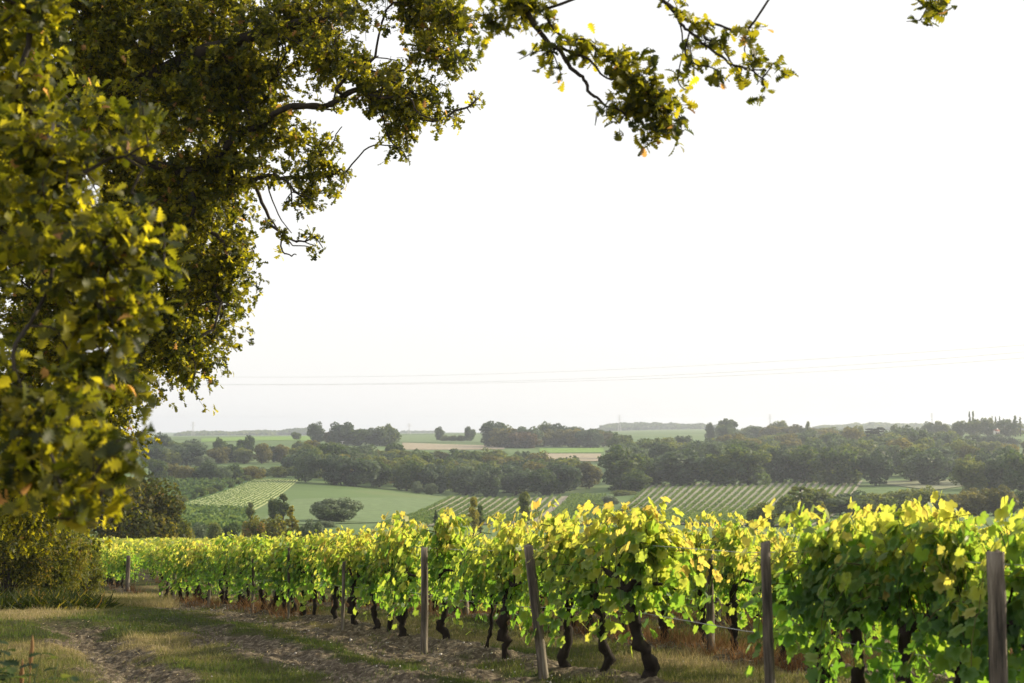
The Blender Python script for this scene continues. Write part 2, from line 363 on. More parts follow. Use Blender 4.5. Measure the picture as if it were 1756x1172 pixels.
def vine_rows(cor, n, label, group, h=1.5, across=False, wid=.55, step=.45):
    fl, fr, nr_, nl = [G(*c, ymin=150)[:2] for c in cor]
    for q in range(n):
        s = (q+.5)/n
        a, b = ((fl*(1-s)+nl*s, fr*(1-s)+nr_*s) if across else (nl*(1-s)+nr_*s, fl*(1-s)+fr*s))
        Ln = np.linalg.norm(b-a); k = int(Ln/step)*3; tt = rng.random(k)
        p = a+(b-a)*tt[:, None]+rng.normal(size=(k, 2))*wid*.3
        z = terrain(p[:, 0], p[:, 1])+.2+rng.random(k)*h*.55+.35*(vnoise(tt*Ln*.4, tt*0+q, 2)-.5)
        d = rnd(k)*.7+[0, 0, .9]; nn = rnd(k)+[0, 0, .3]
        Vv, Ff = scatter(Tquad, Fquad, np.column_stack([p, z]), basis(d, nn), (.42+.25*rng.random(k))*(.45 if h < .5 else 1 if wid < .8 else 1.7))
        rb_ = MB(); rb_.add(Vv, Ff, np.repeat(rng.random(k)*.8+.1, 4)); ss = np.linspace(0, 1, 30)[:, None]; pc = a+(b-a)*ss
        rb_.tube(np.column_stack([pc, terrain(pc[:, 0], pc[:, 1])+.2+h*.3]), .09*min(h, 1), 5, 0, .3)
        o = link('vine_row', rb_.mesh('vine_row'), M_ROW)
        tag(o, label, 'vine row', group)
MF_D = field_mat('field_dark_green', (.065, .12, .045)); MF_L = field_mat('field_light', (.33, .37, .17), .1); MF_G = field_mat('field_green', (.13, .18, .085), .2)
MF_S = field_mat('field_soil_green', (.27, .26, .18)); MF_T = field_mat('field_stubble', (.29, .25, .18)); MF_TR = field_mat('track_gravel', (.27, .24, .19)); MF_P = field_mat('field_pale', (.2, .21, .13))
MF_B = field_mat('field_bright', (.15, .24, .06)); MF_SH = field_mat('field_grey_green', (.27, .26, .2))
c1 = [(255, 823), (436, 822), (300, 869), (240, 869)]; field('field', c1, MF_D)
vine_rows([(255, 823), (430, 822), (306, 864), (240, 866)], 11, 'dark green vine row crossing the small field beyond the big dark tree', 'vine rows in the dark left field', across=True, wid=1.2)
c2 = [(436, 823), (512, 824), (430, 880), (294, 869)]; field('field', c2, MF_L)
vine_rows(c2, 16, 'low pale young vine row in the light sloping field at the left', 'young vine rows in the pale field', h=.45, wid=.1, step=1.3)
c3 = [(290, 871), (432, 880), (405, 915), (280, 905)]; field('field', c3, MF_D)
vine_rows(c3, 9, 'vine row in the dark strip of field below the pale sloping one', 'vine rows in the lower left strip', across=True, wid=1.0)
c4 = [(505, 857), (775, 854), (690, 897), (420, 905)]; field('field', c4, MF_G)
c5 = [(770, 852), (968, 852), (908, 898), (640, 906)]; field('field', c5, MF_S)
vine_rows(c5, 15, 'straight vine row slanting up the valley field below the dark middle wood', 'vine rows in the middle valley field', h=.9, wid=.12)
field('track', [(968, 852), (977, 852), (920, 899), (908, 898)], MF_TR)
c6 = [(979, 852), (1040, 853), (1020, 902), (922, 899)]; field('field', c6, MF_S)
vine_rows(c6, 11, 'close-set vine row right of the pale track in the valley', 'vine rows right of the valley track', h=1.6, wid=.5)
c7 = [(1108, 834), (1480, 825), (1390, 905), (1015, 898)]; field('field', c7, MF_SH)
vine_rows(c7, 29, 'vine row running up the grey-green valley field below the right-hand wood', 'vine rows in the right valley field', h=1.0, wid=.2)
field('field', [(1480, 827), (1650, 823), (1660, 834), (1600, 842)], MF_P)
c9 = [(1622, 780), (1652, 780), (1650, 799), (1618, 800)]; field('field', c9, MF_B)
field('field', [(690, 760), (865, 765), (865, 771), (690, 772)], MF_T)
field('field', [(935, 779), (1030, 779), (1035, 792), (940, 792)], MF_T)
c14 = [(925, 770), (1035, 769), (1035, 777), (925, 778)]; field('field', c14, MF_B)
c17 = [(684, 743), (865, 743), (870, 759), (686, 759)]; field('field', c17, MF_G)
vine_rows(c17, 3, 'long dark vine row lying across the high field left of the skyline wood', 'vine rows across the high field', across=True, h=1.5, step=1.5)
field('track', [(1548, 743), (1640, 737.5), (1640, 738.8), (1548, 744.4)], MF_TR)
field('field', [(345, 753), (525, 749), (560, 757), (345, 759)], MF_B)
field('field', [(1736, 739), (1790, 741), (1790, 748), (1736, 748)], MF_B)

# ------------------------------------------------------------------ far trees: shared crown and trunk meshes
def lobes_round(n, ax, cz, r0, r1):
    d = rnd(n)
    k = .45+.5*rng.random(n)**.6
    c = d*k[:, None]*np.array(ax); c[:, 2] += cz
    return c, r0+(r1-r0)*rng.random(n)
def crown_mesh(kind, n=3000, card=.045):
    if kind == 'round': c, r = lobes_round(34, (.38, .38, .42), .47, .09, .18)
    elif kind == 'bush': c, r = lobes_round(34, (.42, .42, .40), .38, .11, .2)
    elif kind == 'open': c, r = lobes_round(20, (.36, .36, .3), .62, .06, .13)
    elif kind == 'poplar':
        c, r = lobes_round(26, (.10, .10, .42), .54, .05, .09)
    elif kind == 'fir':
        z = np.linspace(.12, .93, 34); a = rng.random(34)*6.28; q = .27*(1-z)*(.5+rng.random(34)*.8)
        c = np.stack([q*np.cos(a), q*np.sin(a), z], 1); r = .035+.09*(1-z)
    elif kind == 'cedar':
        c = []; r = []
        for z in (.3, .42, .53, .64, .76, .87):
            for _ in range(5):
                a = rng.random()*6.28; q = (.12+.38*rng.random())*(1.05-.55*abs(z-.5)*1.6)
                c.append([q*math.cos(a), q*math.sin(a), z+.03*rng.normal()]); r.append(.09+.06*rng.random())
        c = np.array(c); r = np.array(r)
    if kind == 'round' or kind == 'bush': c = np.vstack([c, [[0, 0, .5]]]); r = np.append(r, .26)
    wts = r**2/(r**2).sum(); idx = rng.choice(len(r), n, p=wts)
    d = rnd(n); sh = r[idx]*(.72+.33*rng.random(n)); off = d*sh[:, None]
    if kind == 'cedar': off[:, 2] *= .22
    if kind == 'fir': off[:, 2] *= .4
    pos = c[idx]+off; pos[:, 2] = np.maximum(pos[:, 2], .015)
    ax = rnd(n)*.9+d*.5; nn = d+.55*rnd(n)
    V, F = scatter(Tquad-[0, .5, 0], Fquad, pos, basis(ax, nn), card*(.6+.8*rng.random(n)))
    lt = rng.random(len(r))
    tint = np.clip(.25+.4*lt[idx]+.35*rng.random(n), 0, 1)
    mb = MB(); top = .9 if kind in ('fir', 'poplar', 'cedar') else .5
    zz = np.linspace(0, top, 7); w0 = .028 if kind != 'bush' else .018
    bend = np.cumsum(rng.normal(size=(7, 2))*.006, 0)
    mb.tube(np.column_stack([bend, zz]), w0*(1-.75*zz/top), 7, .06)
    for q in rng.choice(len(r), min(12, len(r)), replace=False):
        z0 = min(max(c[q][2]-.18, .15), top*.95); a = np.array([*bend[3], z0])
        if kind == 'cedar': a[2] = c[q][2]-.04
        mid = (a+c[q])/2+[0, 0, .02]
        mb.tube([a, mid, c[q]], [.012, .008, .003], 5, .05)
    return mesh_np('crown', V, F, np.repeat(tint, 4)), mb.mesh('trunk')
KM = {k: [crown_mesh(k, n_, c_) for _ in range(v)] for k, n_, c_, v in
      [('round', 3400, .044, 7), ('bush', 3000, .05, 4), ('open', 2400, .04, 2), ('poplar', 2200, .03, 2), ('fir', 2600, .035, 2), ('cedar', 3200, .035, 2)]}
MATK = {}
def tree_obj(name, kind, x, y, h, wd, mat=M_TREE, label=None, cat='tree', group=None, meshes=None, sink=.2):
    cm, tm = meshes or random.choice(KM[kind])
    W0 = {'round': .98, 'bush': 1.05, 'open': .85, 'poplar': .34, 'fir': .62, 'cedar': 1.05}[kind]
    z = terr(x, y)-sink
    e = empty(name, (x, y, z), random.random()*6.28, (wd/W0, wd/W0, h))
    key = (cm.name, mat.name)
    if key not in MATK:
        c2 = cm if not cm.materials else cm.copy()
        if c2 is not cm: c2.materials.clear()
        c2.materials.append(mat); MATK[key] = c2
        if not tm.materials: tm.materials.append(M_OBARK)
        cm2 = c2
    c = bpy.data.objects.new('crown', MATK[key]); COL.objects.link(c); c.parent = e
    tr = bpy.data.objects.new('trunk', tm); COL.objects.link(tr); tr.parent = e
    return tag(e, label, cat, group)
for k in KM:
    for cm, tm in KM[k]: tm.materials.append(M_OBARK)
def T(name, kind, px, Y, top, wpx, label, mat=M_TREE, group=None, cat='tree', **kw):
    x = (px-878)/FPX*Y; y = Y; z0 = terr(x, y)-.2
    h = float(P(px, top, Y)[2])-z0
    return tree_obj(name, kind, x, y, max(h, .5), pxw(wpx, Y), mat, label, cat, group, **kw)
def belt(px0, px1, Y0, Y1, dY, h, wd, label, group, kind='round', name='tree', sp=.8, prof=None, var=1.0):
    Y = Y0; r = 0; n0 = len(bpy.data.objects)
    while Y <= Y1:
        st = wd*sp*FPX/Y; px = px0+st*.4+(r % 2)*st*.45
        while px < px1:
            q = px+random.uniform(-.25, .25)*st; yy = Y+random.uniform(-.3, .3)*dY
            ok = prof(q, Y) if prof else True
            if ok:
                hh = h*(1+var*random.uniform(-.3, .2)); ww = wd*random.uniform(.75, 1.35)
                tree_obj(name, kind if random.random() < .8 else random.choice(['bush', 'bush', 'open', 'poplar' if hh < 0 else 'round']), (q-878)/FPX*yy, yy, hh, ww, random.choice([M_TREE]*5+[M_TREE_B]*3+[M_TREE_C]*2), label, 'tree', group)
            px += st
        Y += dY; r += 1
    print('belt', group, (len(bpy.data.objects)-n0)//3)
# middle belt, right wood, skyline woods
belt(512, 1012, 604, 775, 33, 14.5, 17, 'leafy tree in the dark wood across the middle of the valley', 'trees of the middle valley wood', sp=.64, var=.5,
     prof=lambda p, Y: p < 1015-max(0, (Y-640))*.9 or p > 1e6)
belt(1045, 1650, 612, 960, 68, 17.5, 21, 'leafy tree in the long dark wood on the right-hand slope', 'trees of the right-hand valley wood', sp=.64, var=.6)
belt(1655, 1775, 520, 700, 45, 15, 14, 'dark tree in the wood at the right edge of the valley', 'trees of the right edge wood', sp=.66)
belt(1228, 1425, 1220, 1300, 80, 16, 24, 'hazy tree in the skyline wood right of the open-crowned tree', 'trees of the hazy skyline wood', sp=.6)
belt(1225, 1560, 1060, 1070, 60, 14, 22, 'hazy tree on the upper slope below the skyline wood', 'trees on the hazy upper slope', sp=.62)
belt(838, 1045, 1120, 1190, 60, 17.5, 24, 'tree in the skyline wood right of centre', 'trees of the central skyline wood', sp=.5)
belt(530, 668, 1090, 1130, 45, 17, 20, 'tree in the small skyline wood left of centre', 'trees of the left skyline wood', sp=.55)
belt(245, 338, 760, 880, 58, 15, 17, 'tree in the grey wood behind the big dark tree at the left', 'trees of the far left wood', sp=.55)
belt(262, 445, 605, 625, 30, 9.5, 10, 'rounded tree in the hedge along the top of the left fields', 'hedge trees above the left fields', kind='bush', sp=.55)
belt(440, 520, 640, 660, 40, 7, 10, 'low tree where the left hedge meets the middle wood', 'low trees left of the middle wood', kind='bush', sp=.8)
belt(370, 494, 790, 830, 45, 12, 13, 'tree in the dark clump on the left-hand slope', 'trees of the left slope clump', sp=.55)
belt(502, 556, 850, 880, 60, 11.5, 11, 'tree in the square dark thicket left of centre', 'trees of the square thicket', sp=.5)
belt(1420, 1770, 372, 440, 36, 8.2, 10.5, 'bushy tree in the low dark belt just beyond the vines at the right', 'low belt beyond the right vines', kind='bush', sp=.68)
belt(1640, 1732, 1010, 1040, 40, 9, 14, 'bushy tree in the dark thicket below the hilltop trees', 'thicket below the hilltop trees', kind='bush', sp=.6)
belt(1560, 1775, 860, 900, 60, 11, 15, 'tree below the hilltop thicket at the far right', 'trees below the hilltop thicket', sp=.9)
# single trees one can point to
T('tree', 'round', 669, 1130, 722, 26, 'tall dark tree standing at the right end of the small skyline wood', group=None)
T('tree', 'round', 509, 1250, 739, 20, 'small lone rounded tree on the high field left of the skyline wood')
T('tree', 'round', 753, 1320, 731, 20, 'small rounded tree alone on the high field left of centre')
T('tree', 'round', 806, 1290, 728, 22, 'small upright tree at the right end of a low hedge on the skyline')
for px, w_ in ((762, 16), (776, 18), (792, 20)):
    T('shrub', 'bush', px, 1290, 744, w_, 'low shrub in the short hedge on the skyline left of centre', group='shrubs of the skyline hedge', cat='shrub')
T('tree', 'round', 900, 1090, 736, 66, 'broad tree with orange-tinted crown in front of the central skyline wood', M_BROWN)
T('tree', 'round', 423, 870, 742, 34, 'taller dark tree rising above the clump on the left slope')
T('tree', 'round', 377, 860, 749, 28, 'dark tree at the left end of the clump on the left slope')
T('tree', 'bush', 350, 760, 778, 44, 'light rounded tree between the left wood and the slope clump', M_PALE)
T('tree', 'bush', 1068, 545, 838, 46, 'round pale tree at the right foot of the middle wood')
T('tree', 'round', 1088, 575, 805, 62, 'tall grey-green tree standing forward of the long right-hand wood')
T('tree', 'bush', 1045, 480, 846, 34, 'small silvery tree in the valley between the two woods', M_PALE)
T('tree', 'bush', 1010, 440, 857, 32, 'small silvery bush left of the silvery tree in the valley', M_PALE)
T('tree', 'round', 740, 590, 828, 32, 'small pale tree at the foot of the middle wood, right one of two', M_PALE)
T('tree', 'round', 715, 592, 824, 26, 'small pale tree at the foot of the middle wood, left one of two', M_PALE)
T('poplar_tree', 'poplar', 812, 250, 849, 26, 'narrow yellow-leaved poplar rising just behind the vines left of centre', M_GOLD)
T('poplar_tree', 'poplar', 824, 262, 864, 20, 'narrow dark poplar close behind the yellow one')
T('poplar_tree', 'poplar', 899, 300, 836, 24, 'narrow dark grey-green poplar standing in front of the valley vine rows')
T('tree', 'fir', 748, 280, 873, 16, 'tiny dark pointed tree just showing above the vines')
T('poplar_tree', 'poplar', 432, 330, 860, 20, 'narrow dark poplar in front of the pale sloping field')
T('poplar_tree', 'poplar', 486, 330, 845, 26, 'tall narrow dark tree right of the pale sloping field')
T('tree', 'round', 470, 335, 852, 26, 'dark tree with ragged crown beside a tall narrow one')
T('tree', 'bush', 400, 250, 889, 34, 'low dark bush where the pale track meets the vines', cat='bush')
T('tree', 'bush', 440, 225, 876, 52, 'broad olive tree behind the vines, left of the bright yellow tree', M_SHRUB)
T('tree', 'bush', 475, 220, 874, 46, 'olive tree touching the bright yellow tree', M_SHRUB)
T('tree', 'fir', 502, 215, 864, 40, 'bright yellow pointed tree behind the far vines', M_GOLD)
T('tree', 'bush', 538, 215, 882, 50, 'light olive bushy tree right of the bright yellow tree', M_PALE)
T('tree', 'bush', 560, 300, 890, 40, 'grey-green bush in front of the large round tree', M_PALE)
T('shrub', 'bush', 345, 240, 891, 36, 'small grey bush between the big dark tree and the vines', cat='bush', mat=M_PALE)
T('shrub', 'bush', 372, 235, 888, 32, 'small dark bush just right of the small grey one', cat='bush')
T('shrub', 'bush', 315, 190, 879, 44, 'olive-brown bush at the right foot of the big dark tree', M_SHRUB, cat='bush')
T('tree', 'bush', 1304, 300, 850, 52, 'dark green round tree just behind the vines, left of the cedar', cat='tree')
T('cedar_tree', 'cedar', 1370, 300, 829, 52, 'young cedar with flat spreading tiers just behind the vines')
T('tree', 'bush', 1350, 345, 838, 60, 'grey-green bushy tree left behind the young cedar')
T('tree', 'bush', 1400, 380, 826, 70, 'broad green bushy tree right behind the young cedar')
T('tree', 'bush', 1349, 290, 855, 26, 'small pale round bush at the left foot of the young cedar', M_PALE, cat='bush')
T('tree', 'fir', 1408, 270, 862, 30, 'small pointed olive tree poking above the vines', M_GOLD)
T('cedar_tree', 'cedar', 1505, 1000, 730, 52, 'big old cedar with dark layered crown on the upper right slope', M_NEEDLE)
T('tree', 'round', 1537, 1150, 724, 24, 'dark rounded tree right behind the big cedar')
T('tree', 'round', 1547, 985, 741, 42, 'brownish-purple rounded tree just right of the big cedar', M_BROWN)
T('cedar_tree', 'cedar', 1592, 930, 746, 30, 'flat-topped brown pine beyond the right-hand wood', M_BROWN)
T('poplar_tree', 'poplar', 1385, 1100, 721, 14, 'single narrow poplar standing out of the hazy wood')
T('tree', 'round', 1216, 1250, 722, 22, 'dark rounded tree at the left end of the skyline row right of centre')
T('tree', 'open', 1250, 1250, 714, 40, 'tall open-crowned tree showing sky through its top')
T('tree', 'round', 1236, 1240, 727, 26, 'lower dark tree between the rounded and the open-crowned trees')
T('tree', 'round', 1449, 1090, 727, 34, 'rounded hazy tree at the left of the pair before the big cedar')
T('tree', 'round', 1470, 1080, 727, 30, 'rounded hazy tree next to the left edge of the big cedar')
for px, tp, w_, lb in ((1591, 722, 24, 'leftmost tree of the short roadside row on the right skyline'), (1608, 720, 22, 'tallest tree of the short roadside row on the right skyline'),
                       (1620, 724, 20, 'rightmost tree of the short roadside row on the right skyline')):
    T('tree', 'round', px, 1300, tp, w_, lb)
for px, tp, w_, lb in ((1643, 718, 26, 'dark tree starting the hilltop group at its left end'), (1668, 715, 44, 'broadest domed tree of the hilltop group'),
                       (1692, 714, 32, 'domed dark tree right of the broadest one on the hilltop'), (1636, 731, 30, 'low dark tree below the left end of the hilltop group'),
                       (1722, 715, 34, 'airy rounded tree right of the white house on the hilltop')):
    T('tree', 'round', px, 1200, tp, w_, lb)
T('cypress_tree', 'poplar', 1661.5, 1230, 704, 5, 'left one of two thin cypresses above the hilltop trees')
T('cypress_tree', 'poplar', 1667.5, 1230, 703, 7, 'right, fuller one of two thin cypresses above the hilltop trees')
for px, tp, lb in ((1700, 712, 'left of three small pointed trees on the hilltop'), (1706, 713, 'middle of three small pointed trees on the hilltop'), (1713, 712, 'right of three small pointed trees on the hilltop')):
    T('tree', 'fir', px, 1220, tp, 9, lb)
T('tree', 'fir', 1740, 1190, 711, 20, 'tall dark conifer at the right end of the hilltop group')
T('tree', 'fir', 1748, 1200, 714, 16, 'lower dark conifer right beside the tallest hilltop conifer')
T('tree', 'bush', 1572, 1350, 729, 8, 'tiny round tree alone on the high green field at the right', cat='tree')
# big dark tree beyond the left vines: its own denser crown
bigm = crown_mesh('bush', 14000, .024); bigm[1].materials.append(M_OBARK); rb = crown_mesh('bush', 8000, .034); rb[1].materials.append(M_OBARK)
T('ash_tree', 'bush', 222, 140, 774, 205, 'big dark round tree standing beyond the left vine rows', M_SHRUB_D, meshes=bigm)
T('tree', 'bush', 577, 330, 845, 94, 'large round grey-green tree standing alone in the valley field', M_PALE, meshes=rb)
for (px, py) in [(311, 862), (326, 857), (342, 853), (358, 848), (375, 843), (392, 837), (408, 831), (422, 825)]:
    g_ = G(px, py, 150); tree_obj('shrub', 'bush', g_[0], g_[1], random.uniform(2.5, 4.5), random.uniform(4, 6.5), M_TREE,
        'dark shrub in the slanting hedge between the two left fields', 'shrub', 'shrubs of the slanting hedge')

# far bluish wooded ridges
def ridge(px0, px1, Y, tops, label):
    n = 9000; px = rng.uniform(px0, px1, n); x, y, ztop = P(px, np.interp(px, *tops)+(fbm(px*.12, px*0, 3)-.5)*5, Y)
    yy = Y+rng.uniform(-120, 120, n); zg = terrain(x, yy)-3
    f = 1-np.abs(yy-Y)/220
    z = zg+np.maximum(ztop-zg, 3)*(rng.random(n)**.35)*f
    Vv, Ff = scatter(Tquad-[0, .5, 0], Fquad, np.column_stack([x, yy, z]), basis(rnd(n), rnd(n)+[0, -1.2, .6]), 4+4*rng.random(n))
    o = link('distant_wood', mesh_np('distant_wood', Vv, Ff, np.repeat(rng.random(n), 4)), M_TREE); tag(o, label, 'woodland', kind='stuff')
ridge(318, 478, 3300, ([318, 350, 400, 450, 478], [742, 741, 742, 739, 742]), 'blue distant wood on the horizon at the left')
ridge(478, 540, 3400, ([478, 500, 540], [741, 737, 736]), 'blue distant wood behind the small skyline wood')
ridge(1030, 1235, 3300, ([1030, 1070, 1120, 1200, 1235], [730, 727, 726, 729, 730]), 'long blue distant wood on the horizon right of centre')
ridge(1400, 1660, 3300, ([1400, 1440, 1500, 1560, 1660], [732, 730, 726, 728, 731]), 'blue distant wood on the horizon behind the big cedar')
ridge(690, 760, 4200, ([690, 760], [740, 741]), 'thin blue line of distant wood behind the high field')
ridge(1735, 1790, 3000, ([1735, 1790], [728, 728]), 'blue distant wood behind the conifers at the right edge')

# pylons on the horizon, power lines, houses
def pylon(px, top, label):
    Y = 2850.; x = (px-878)/FPX*Y; zg = terr(x, Y); H = float(P(px, top, Y)[2])-zg
    e = empty('pylon', (x, Y, zg)); mb = MB()
    for sx_ in (-1, 1):
        for sy_ in (-1, 1): mb.tube([[sx_*3, sy_*3, 0], [sx_*.9, sy_*.9, H*.6], [sx_*.5, sy_*.5, H]], .22, 4)
    lv = np.linspace(0, H*.95, 9)
    for a, b in zip(lv[:-1], lv[1:]):
        wa, wb = [3-(2.1*min(q/(H*.6), 1)) for q in (a, b)]
        for s_ in (-1, 1): mb.tube([[-s_*wa, -wa, a], [s_*wb, -wb, b]], .12, 4)
    link('mast', mb.mesh('mast'), M_WIRE, e)
    for k, zz in enumerate((.72, .84, .96)):
        mb = MB(); mb.tube([[-6+k, 0, H*zz], [0, 0, H*zz+.8], [6-k, 0, H*zz]], .22, 4); link('crossarm', mb.mesh('crossarm'), M_WIRE, e)
    tag(e, label, 'pylon', 'pylons on the horizon')
pylon(332, 724, 'faint pylon above the blue wood at the left'); pylon(702, 727, 'faint pylon above the high field left of centre')
pylon(1062, 712, 'faint pylon above the blue wood right of centre'); pylon(1320, 711, 'faint pylon above the hazy skyline wood')
pylon(1597, 709, 'faint pylon above the short roadside tree row')
def cable(pts, lab):
    xs = np.linspace(-100, 1900, 60); co = np.polyfit([p[0] for p in pts], [p[1] for p in pts], 3)
    ys = np.polyval(co, xs); Yd = np.interp(xs, [-100, 1900], [430, 190])
    x, y, z = P(xs, ys, Yd); mb = MB(); mb.tube(np.column_stack([x, y, z]), .017, 5)
    tag(link('power_line', mb.mesh('power_line'), M_CABLE), lab, 'power line', 'power lines across the sky')
cable([(250, 645), (700, 645), (1100, 632), (1400, 616), (1756, 592)], 'uppermost of the three thin cables crossing the sky')
cable([(250, 658), (800, 655.5), (1100, 646), (1400, 630), (1756, 604)], 'middle one of the three thin cables crossing the sky')
cable([(250, 660), (800, 658), (1100, 650), (1400, 638), (1756, 614)], 'lowest of the three thin cables crossing the sky')
def house(px, Y, base_dz, wx, wy, h, rot, label):
    x = (px-878)/FPX*Y; e = empty('house', (x, Y, terr(x, Y)+base_dz), rot)
    mb = MB(); mb.box((0, 0, h/2), (wx/2, wy/2, h/2)); g = wy*.3
    mb.add([[-wx/2, -wy/2, h], [-wx/2, wy/2, h], [-wx/2, 0, h+g], [wx/2, -wy/2, h], [wx/2, wy/2, h], [wx/2, 0, h+g]], [[0, 2, 1], [3, 4, 5]])
    link('wall', mb.mesh('wall'), M_WALL, e)
    mb = MB(); o_ = .5
    for s_ in (-1, 1):
        a = np.array([[-wx/2-o_, s_*(wy/2+o_), h-.3], [wx/2+o_, s_*(wy/2+o_), h-.3], [wx/2+o_, 0, h+g+.12], [-wx/2-o_, 0, h+g+.12]])
        b = a+[0, 0, .22]; mb.add(np.vstack([a, b]), [[0, 1, 2, 3], [7, 6, 5, 4], [0, 4, 5, 1], [3, 2, 6, 7], [0, 3, 7, 4], [1, 5, 6, 2]])
    rf = link('roof', mb.mesh('roof'), M_ROOF, e); mb = MB(); mb.box((wx*.3, .3, h+g+.5), (.4, .4, .9)); link('chimney', mb.mesh('chimney'), M_WALL, rf)
    for k in (-.28, .28):
        mb = MB(); mb.box((wx*k, -wy/2-.03, h*.5), (.55, .06, .8)); link('window', mb.mesh('window'), M_GLASS, e)
    mb = MB(); mb.box((0, -wy/2-.03, 1.1), (.5, .06, 1.1)); link('door', mb.mesh('door'), M_ROOF, e)
    tag(e, label, 'house')
house(1707, 1178, 1.5, 3.4, 3.4, 3.6, .2, 'small white house half hidden among the hilltop trees')
house(1364, 1045, 4, 4, 4, 3, .1, 'tiny white building in a gap of the hazy slope wood')
# utility pole in the left field
def pole(px, py_b, hpx, label):
    g_ = G(px, py_b, 200); H = pxw(hpx, g_[1]); e = empty('utility_pole', g_); mb = MB(); mb.tube([[0, 0, 0], [0, 0, H]], [.25, .18], 6); link('pole', mb.mesh('pole'), M_WIRE, e)
    mb = MB(); mb.box((0, 0, H*.93), (1.6, .12, .15)); link('crossarm', mb.mesh('crossarm'), M_WIRE, e); tag(e, label, 'pole')
pole(587, 766, 9, 'small pale utility pole in front of the small skyline wood'); 

# ------------------------------------------------------------------ vineyard
ang = [(0, 1.0), (14, .86), (26, .7), (40, .84), (54, .95), (70, .78), (84, .64), (104, .76), (124, .8), (146, .7), (168, .5)]
pol = ang+[(180, .1)]+[(360-a, r) for a, r in ang[1:][::-1]]
Tv_ = np.array([[0, .12, 0]]+[[r*math.sin(R(a))*.62, r*math.cos(R(a))*.62+.28, 0] for a, r in pol])
Tv_[:, 2] = -.22*(Tv_[:, 0]**2)-.2*(Tv_[:, 1]-.3)**2+.05; nP = len(pol)
VLF = np.array([[0, 1+(k+1) % nP, 1+k] for k in range(nP)]); VLV = Tv_
def vine_foliage(seed, low=.43, n_extra=250, big=1.0):
    global rng; rng = np.random.default_rng(seed)
    pos = []; tz = []; ms = MB()
    for _ in range(18):
        p = np.array([rng.normal()*.2, rng.normal()*.06, .68]); v = np.array([rng.normal()*.3, rng.normal()*.14, 1.]); top = rng.uniform(.98, 1.44)
        path = [p.copy()]
        while p[2] < top:
            p = p+v/np.linalg.norm(v)*.045; v += rng.normal(size=3)*.12*[1, 1, .3]
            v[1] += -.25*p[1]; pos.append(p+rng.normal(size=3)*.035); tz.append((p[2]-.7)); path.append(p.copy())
        if rng.random() < .5:
            for _ in range(8):
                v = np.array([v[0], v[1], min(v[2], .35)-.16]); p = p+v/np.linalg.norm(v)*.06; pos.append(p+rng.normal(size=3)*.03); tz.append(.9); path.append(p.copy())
        pk = np.array(path)[::3]
        if len(pk) > 2: ms.tube(pk, np.linspace(.0045, .002, len(pk)), 4, 0, cap=False)
    for _ in range(5):       # drooping canes
        s_ = rng.choice([-1, 1]); p = np.array([rng.uniform(-.5, .5), s_*.15, rng.uniform(.8, 1.25)]); v = np.array([rng.normal()*.3, s_*.5, .3]); path = [p.copy()]
        while p[2] > low*rng.uniform(.6, 1.1):
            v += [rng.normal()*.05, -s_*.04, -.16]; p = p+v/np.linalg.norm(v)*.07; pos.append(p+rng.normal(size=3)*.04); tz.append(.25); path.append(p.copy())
        pk = np.array(path)[::2]
        if len(pk) > 2: ms.tube(pk, np.linspace(.004, .002, len(pk)), 4, 0, cap=False)
    ncl = 11; cc = np.column_stack([rng.normal(size=ncl)*.27, rng.uniform(-.14, .14, ncl), rng.uniform(low+.12, 1.28, ncl)])
    q = cc[rng.integers(0, ncl, n_extra)]+rng.normal(size=(n_extra, 3))*[.12, .07, .13]; q[:, 2] = np.clip(q[:, 2], low*.8, 1.34); q[:, 0] *= 1-.25*np.clip(q[:, 2]-.9, 0, 1)
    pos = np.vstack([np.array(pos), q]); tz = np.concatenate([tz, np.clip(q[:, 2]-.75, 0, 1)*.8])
    n = len(pos); sd = np.sign(pos[:, 1]+rng.normal(size=n)*.12)
    nn = np.column_stack([rng.normal(size=n)*.7, sd*(.6+.3*rng.random(n)), .35+.7*rng.random(n)])
    d = np.column_stack([rng.normal(size=n)*.7, sd*.35, -.75+.5*rng.normal(size=n)])
    s_ = (.065+.053*rng.random(n))*big*np.where(tz > .75, .85, 1)
    Vv, Ff = scatter(VLV, VLF, pos, basis(d, nn), s_)
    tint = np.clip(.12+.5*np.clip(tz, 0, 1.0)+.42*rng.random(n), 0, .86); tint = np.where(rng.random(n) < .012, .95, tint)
    mb = MB(); mb.add(Vv, Ff, np.repeat(tint, len(VLV)))
    fm = mb.mesh('foliage'); SHO[fm.name] = ms.mesh('shoots'); SHO[fm.name].materials.append(M_SHOOT); return fm
SHO = {}
def vine_trunk(seed, lean=0, r0=.05, kink=.06):
    g = np.random.default_rng(seed); n = 18; z = np.linspace(-.12, .72, n); a = g.random()*6.28
    off = np.cumsum(g.normal(size=(n, 2))*kink*.36, 0); off -= off[1]
    off[:, 0] += lean*(z/.7); rr = r0*(1.15-.35*np.linspace(0, 1, n))*(1+.2*g.normal(size=n)); rr[1] *= 1.25; rr[-3] *= 1.25
    global rng; rng = g
    mb = MB(); pts = np.column_stack([off, z]); mb.tube(pts, np.abs(rr)*.86+.006, 10, .16)
    for s_ in (-1, 1):
        p = pts[-2]; arm = [p, p+[s_*.12, g.normal()*.03, .1], p+[s_*.3, g.normal()*.05, .13+g.normal()*.03], p+[s_*.48, g.normal()*.05, .12]]
        mb.tube(arm, [r0*.75, r0*.55, r0*.4, .012], 7, .1)
    for _ in range(5):
        p = pts[-2]+[g.uniform(-.3, .3), 0, .1]; mb.tube([p, p+[g.normal()*.06, g.normal()*.04, .25], p+[g.normal()*.1, g.normal()*.05, .5]], [.008, .006, .003], 4)
    return mb.mesh('trunk', True)
